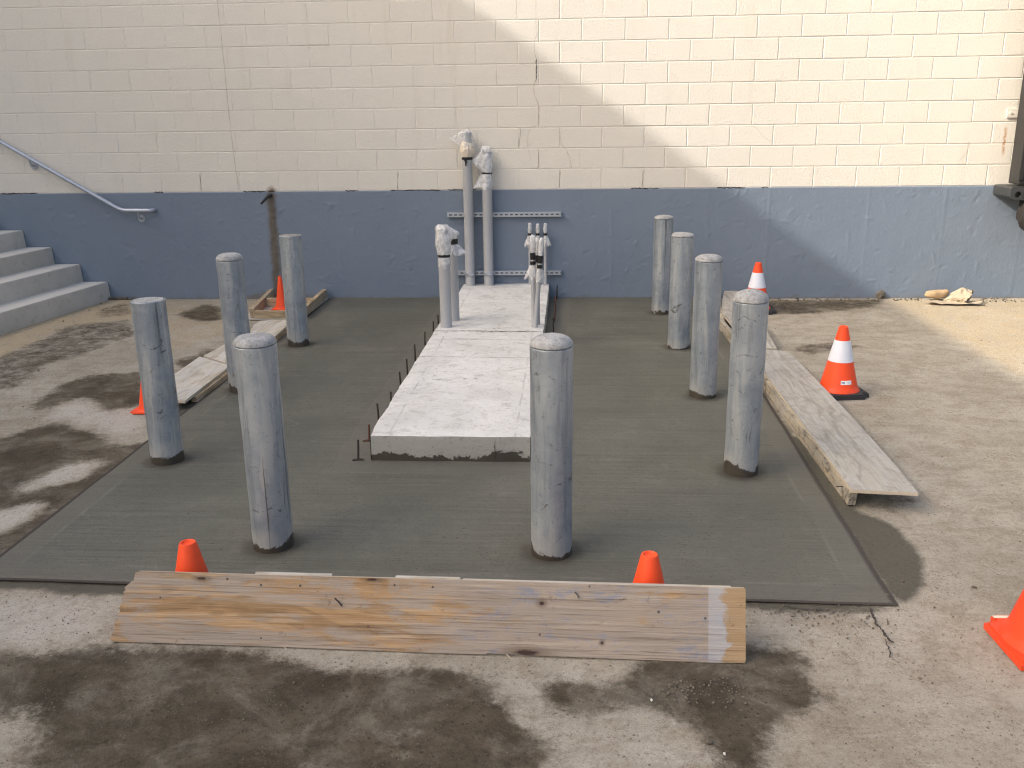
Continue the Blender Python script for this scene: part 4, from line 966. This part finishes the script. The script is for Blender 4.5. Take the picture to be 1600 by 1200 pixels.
# ------------------------------------------------------------------ dark steel post at right
t = thing('dock_post', 'dark grimy steel post with holed bracket and ragged rubber, right end of the wall', 'steel post', (4.105, 9.02, 0))
px0 = 4.035-4.0
bm = bmesh.new(); box(bm, px0, px0+.62, -.10, .12, 1.118, 3.9, .012)
for v in bm.verts:
    if v.co.z < 1.2 and v.co.x < .2: v.co.z += .0
box(bm, px0-.012, px0+.03, -.112, -.085, 1.16, 3.9, .006)
obj('column', mesh('column', bm, MT['black_steel']), t)
bm = bmesh.new(); box(bm, px0+.03, px0+.11, -.118, -.1005, 1.62, 1.80, .008); obj('latch_plate', mesh('latch_plate', bm, MT['black_edge']), t)
# bracket with a round hole
bm = bmesh.new(); z0, z1 = .968, 1.104; xa, xb = -.055, .30
ol = [(xa, z0+.045), (xa+.03, z0+.022), (xb, z0-.0), (xb, z1), (xa+.012, z1), (xa, z1-.008)]
cxh, czh, rh = .015, 1.035, .028; N = 28
outer = []
for i in range(N):
    a = 2*math.pi*i/N; d = Vector((math.cos(a), math.sin(a))); best = 9
    for k in range(len(ol)):
        p1, p2 = Vector(ol[k]), Vector(ol[(k+1) % len(ol)]); e = p2-p1; c_ = Vector((cxh, czh)); den = d.x*e.y-d.y*e.x
        if abs(den) < 1e-9: continue
        w = p1-c_; tt = (w.x*e.y-w.y*e.x)/den; u = (w.x*d.y-w.y*d.x)/den
        if tt > 0 and -1e-6 <= u <= 1+1e-6: best = min(best, tt)
    outer.append((cxh+d.x*best, czh+d.y*best))
fr, bk = -.16, .20
def ringv(L, y): return [bm.verts.new((a, y, b)) for a, b in L]
inner = [(cxh+rh*math.cos(2*math.pi*i/N), czh+rh*math.sin(2*math.pi*i/N)) for i in range(N)]
of, inf, ib, ob = ringv(outer, fr), ringv(inner, fr), ringv(inner, fr+.05), ringv(outer, bk)
for i in range(N):
    j = (i+1) % N
    for a, b in ((of, inf), (inf, ib), (of, ob)): bm.faces.new((a[i], a[j], b[j], b[i]))
bm.faces.new(ib); bm.faces.new(ob)
obj('bracket', mesh('bracket', bm, MT['black_edge']), t)
bm = bmesh.new(); bmesh.ops.create_icosphere(bm, subdivisions=5, radius=1)
for v in bm.verts:
    c = v.co.copy(); f = lambda q: (abs(q)**.5)*(1 if q > 0 else -1)
    v.co = Vector((.235+.16*f(c.x), -.13+.13*f(c.y), .90+.225*f(c.z)))
    v.co += c*(.022*mn.noise(v.co*9)+.014*mn.noise(v.co*28)+.007*mn.noise(v.co*70))
    if v.co.z < .8: v.co.x += (.8-v.co.z)*.35
obj('rubber_bumper', mesh('rubber_bumper', bm, MT['lump'], 'all'), t)

# ------------------------------------------------------------------ litter
def crumple(bm, amp, f, seed):
    for v in bm.verts: v.co += Vector((mn.noise(v.co*f+Vector((seed, 0, 0))), mn.noise(v.co*f+Vector((0, seed, 0))), mn.noise(v.co*f+Vector((0, 0, seed)))))*amp
q = G(1462, 468)
bm = bmesh.new(); bmesh.ops.create_uvsphere(bm, u_segments=24, v_segments=14, radius=1)
for v in bm.verts:
    f = lambda c: (abs(c)**.6)*(1 if c > 0 else -1)
    v.co = Vector((v.co.z*.115, v.co.x*.05, f(v.co.y)*.042+.042+.012*abs(v.co.z)))
crumple(bm, .014, 16, 3)
tag(obj('paper_roll', mesh('paper_roll', bm, MT['card'], 24), None, (q.x, q.y-.02, .012), (0, 0, R(8))), 'rolled tan paper lying left of the crumpled bag by the sunlit wall', 'litter')
q = G(1498, 474)
bm = bmesh.new()
sec = [(-.12, .03, .025), (-.10, .055, .075), (-.045, .075, .125), (.035, .075, .13), (.085, .07, .112)]
prof = ((-1, 0), (-1.12, .45), (-.8, .98), (0, 1.05), (.85, .88), (1.05, .4), (.95, 0)); L = []
for x, w, h in sec: L.append([bm.verts.new((x+.05*z_+.008*random.uniform(-1, 1), y_*w*random.uniform(.92, 1.08), z_*h*random.uniform(.95, 1.05))) for y_, z_ in prof])
for a, b in zip(L, L[1:]):
    for i in range(6): bm.faces.new((a[i], a[i+1], b[i+1], b[i]))
bm.faces.new(L[0])
bmesh.ops.subdivide_edges(bm, edges=bm.edges, cuts=2, use_grid_fill=True); bmesh.ops.triangulate(bm, faces=bm.faces)
for v in bm.verts: v.co += Vector((random.uniform(-1, 1), random.uniform(-1, 1), random.uniform(-1, 1)))*.006
crumple(bm, .016, 12, 1)
tag(obj('paper_bag', mesh('paper_bag', bm, MT['card2'], 12), None, (q.x-.01, q.y+.03, .008), (0, 0, R(-32))), 'crumpled cream paper bag with its dark mouth open to the right, at the sunlit wall', 'litter')
q = G(1487, 475)
bm = bmesh.new(); bmesh.ops.create_grid(bm, x_segments=18, y_segments=8, size=1)
for v in bm.verts: v.co = Vector((v.co.x*.25, v.co.y*.07*(1-.3*v.co.x**2), .012+.016*mn.noise((v.co.x*3, v.co.y*3, 0))+.02*v.co.x**2))
tag(obj('cardboard_sheet', mesh('cardboard_sheet', bm, MT['card2'], 24), None, (q.x, q.y-.02, .004), (0, 0, R(-6))), 'flat torn cardboard sheet under the crumpled paper bag', 'litter')
def stone(p, s, seed, m):
    bm = bmesh.new(); bmesh.ops.create_icosphere(bm, subdivisions=2, radius=1)
    for v in bm.verts: v.co = Vector((v.co.x*s[0], v.co.y*s[1], v.co.z*s[2]))*(1+.35*mn.noise(v.co*1.4+Vector((seed, seed, 0))))
    return mesh('stone', bm, m, 20)
for (px, py, s, m, lab, cat) in ((1376, 466, (.045, .03, .05), 'stone', 'grey stone chunk against the wall base at the edge of the sunlight', 'stone'),
                             (1108, 1161, (.011, .010, .009), 'stone', 'tiny black pebble on the pale ground in front', 'pebble'),
                             (1132, 1178, (.004, .008, .002), 'white', 'tiny white chip on the ground beside the dark wet tongue', 'paper chip'),
                             (1018, 1094, (.004, .008, .002), 'white', 'small white fleck on the wet patch under the right of the board', 'paper chip')):
    q = G(px, py); tag(obj('loose_stone' if m == 'stone' else 'white_chip', stone(q, s, px*.1, MT[m]), None, (q.x, q.y, s[2]*.6)), lab, cat)
# gravel heap between steps and wall, grit and crumbs: uncountable
bm = bmesh.new(); random.seed(3)
def crumb(bm, x, y, r, mi=0):
    m = Matrix.Translation((x, y, r*.4)) @ Matrix.Rotation(random.uniform(0, 6), 4, 'Z') @ Matrix.Diagonal((r*random.uniform(.7, 1.5), r, r*random.uniform(.5, .9), 1))
    g = bmesh.ops.create_icosphere(bm, subdivisions=1, radius=1, matrix=m)
    for v in g['verts']: v.co += Vector((random.uniform(-1, 1), random.uniform(-1, 1), random.uniform(-1, 1)))*r*.22
    for f in {f for v in g['verts'] for f in v.link_faces}: f.material_index = mi
for _ in range(70):
    q = G(random.uniform(166, 212), random.uniform(460, 467)); crumb(bm, q.x, min(q.y, 9.2), random.uniform(.008, .024), random.choice([0, 0, 1]))
q = G(172, 466); crumb(bm, q.x, q.y, .04, 1)
for a, b, c_, d_, n_ in ((1180, 1400, 466.5, 470, 60), (1530, 1600, 466.5, 472, 40), (1395, 1440, 466, 470, 24), (20, 170, 468, 520, 0)):
    for _ in range(n_):
        q = G(random.uniform(a, b), random.uniform(c_, d_)); crumb(bm, q.x, min(q.y, 9.2), random.uniform(.003, .011), random.choice([0, 0, 0, 1]))
for _ in range(420):
    x, y = random.uniform(-5, 4.2), random.uniform(1.9, 9.1)
    if -2.5 < x < 1.36 and y > 3.1: continue
    crumb(bm, x, y, random.uniform(.0015, .005)*(1.3 if random.random() < .1 else 1), random.choice([0, 1, 1]))
for a, b, c_, d_, n_, rr in ((1085, 1200, 1052, 1100, 110, .0035), (1200, 1440, 948, 985, 90, .004), (1165, 1300, 953, 962, 40, .0035), (1030, 1090, 1060, 1100, 60, .004), (60, 420, 1080, 1130, 70, .003), (0, 700, 1020, 1200, 160, .0025), (1180, 1600, 960, 1200, 160, .0025), (0, 190, 925, 1000, 60, .003)):
    for _ in range(n_):
        q = G((a+b)/2+(b-a)/2*random.gauss(0, .55) if rr > .003 else random.uniform(a, b), (c_+d_)/2+(d_-c_)/2*random.gauss(0, .6) if rr > .003 else random.uniform(c_, d_)); crumb(bm, q.x, q.y, rr*random.uniform(.4, 1.2), random.choice([0, 1, 1]))
for px, py in ((158, 475), (140, 485), (161, 485), (99, 502), (60, 580), (1385, 930), (1410, 908), (1522, 918)):
    q = G(px, py); crumb(bm, q.x, q.y, .008, 0)
tag(obj('gravel', mesh('gravel', bm, [MT['stone'], MT['stone_pale']])), 'loose grit and gravel crumbs scattered on the yard and in the corner by the steps', 'gravel', None, 'stuff')

# ------------------------------------------------------------------ unseen building inferred from the shadow edge; length and pale wall shaped for fill
LX_, LY_, LZ_ = 1.0, .37, -.693
BXN = -15.0; BHN = -LZ_*(3.12-BXN)
t = thing('warehouse', 'tall pale warehouse on the left, inferred from its shadow, outside the picture', 'building', (BXN, 0, 0))
bm = bmesh.new(); box(bm, -12, 0, -8.5, 9.0, -.1, BHN-.35)
for y in (-8, -2, 4): box(bm, .002, .22, y, y+.5, 0, BHN-.6)
obj('wall', mesh('wall', bm, simple('warehouse_render', (.62, .58, .52), .85, 0, .1)), t)
bm = bmesh.new(); box(bm, -12.1, .0, -8.6, 9.1, BHN-.349, BHN); obj('parapet', mesh('parapet', bm, simple('parapet_metal', (.35, .36, .37), .5, .3)), t)
for y in (-7.2, 3):
    bm = bmesh.new(); box(bm, .002, .06, y+.8, y+4.2, .0, 4.0)
    obj('roller_door', mesh('roller_door', bm, simple('roller_door_paint', (.30, .33, .36), .5, .2)), t)

# ------------------------------------------------------------------ light
w = bpy.data.worlds.new('World'); bpy.context.scene.world = w; w.use_nodes = True
nt = w.node_tree; sky = nt.nodes.new('ShaderNodeTexSky'); sky.sky_type = 'NISHITA'; sky.sun_disc = False
sdir = Vector((-LX_, -LY_, -LZ_)).normalized()
sky.sun_elevation = math.asin(sdir.z); sky.sun_rotation = math.atan2(sdir.x, sdir.y)
sky.air_density = 1.0; sky.dust_density = 8.5; sky.ozone_density = 1.0
nt.links.new(sky.outputs[0], nt.nodes['Background'].inputs[0]); nt.nodes['Background'].inputs[1].default_value = .15
sl_ = bpy.data.lights.new('sun', 'SUN'); sl_.energy = 2.0; sl_.angle = R(.4); sl_.color = (1.0, .945, .86)
so = bpy.data.objects.new('sun', sl_); C.objects.link(so); so.rotation_euler = (-sdir).to_track_quat('-Z', 'Y').to_euler(); so.location = (-10, -6, 9)

# ------------------------------------------------------------------ camera
cam = bpy.data.cameras.new('camera'); cam.sensor_width = 36; cam.lens = F/1600*36; cam.clip_end = 2000; cam.clip_start = .05
co = bpy.data.objects.new('camera', cam); C.objects.link(co)
r_, d_, f_ = ROT[:, 0], ROT[:, 1], ROT[:, 2]
co.matrix_world = Matrix(((r_[0], -d_[0], -f_[0], 0), (r_[1], -d_[1], -f_[1], 0), (r_[2], -d_[2], -f_[2], H), (0, 0, 0, 1)))
sc = bpy.context.scene; sc.camera = co
sc.view_settings.view_transform = 'Standard'; sc.view_settings.look = 'None'; sc.view_settings.gamma = 1
sc.view_settings.exposure = 1.24

sc.cycles.use_denoising = True; sc.cycles.denoiser = 'OPENIMAGEDENOISE'; sc.cycles.denoising_prefilter = 'NONE'; sc.cycles.denoising_input_passes = 'RGB_ALBEDO_NORMAL'; sc.cycles.filter_width = 1.2; sc.cycles.max_bounces = 8
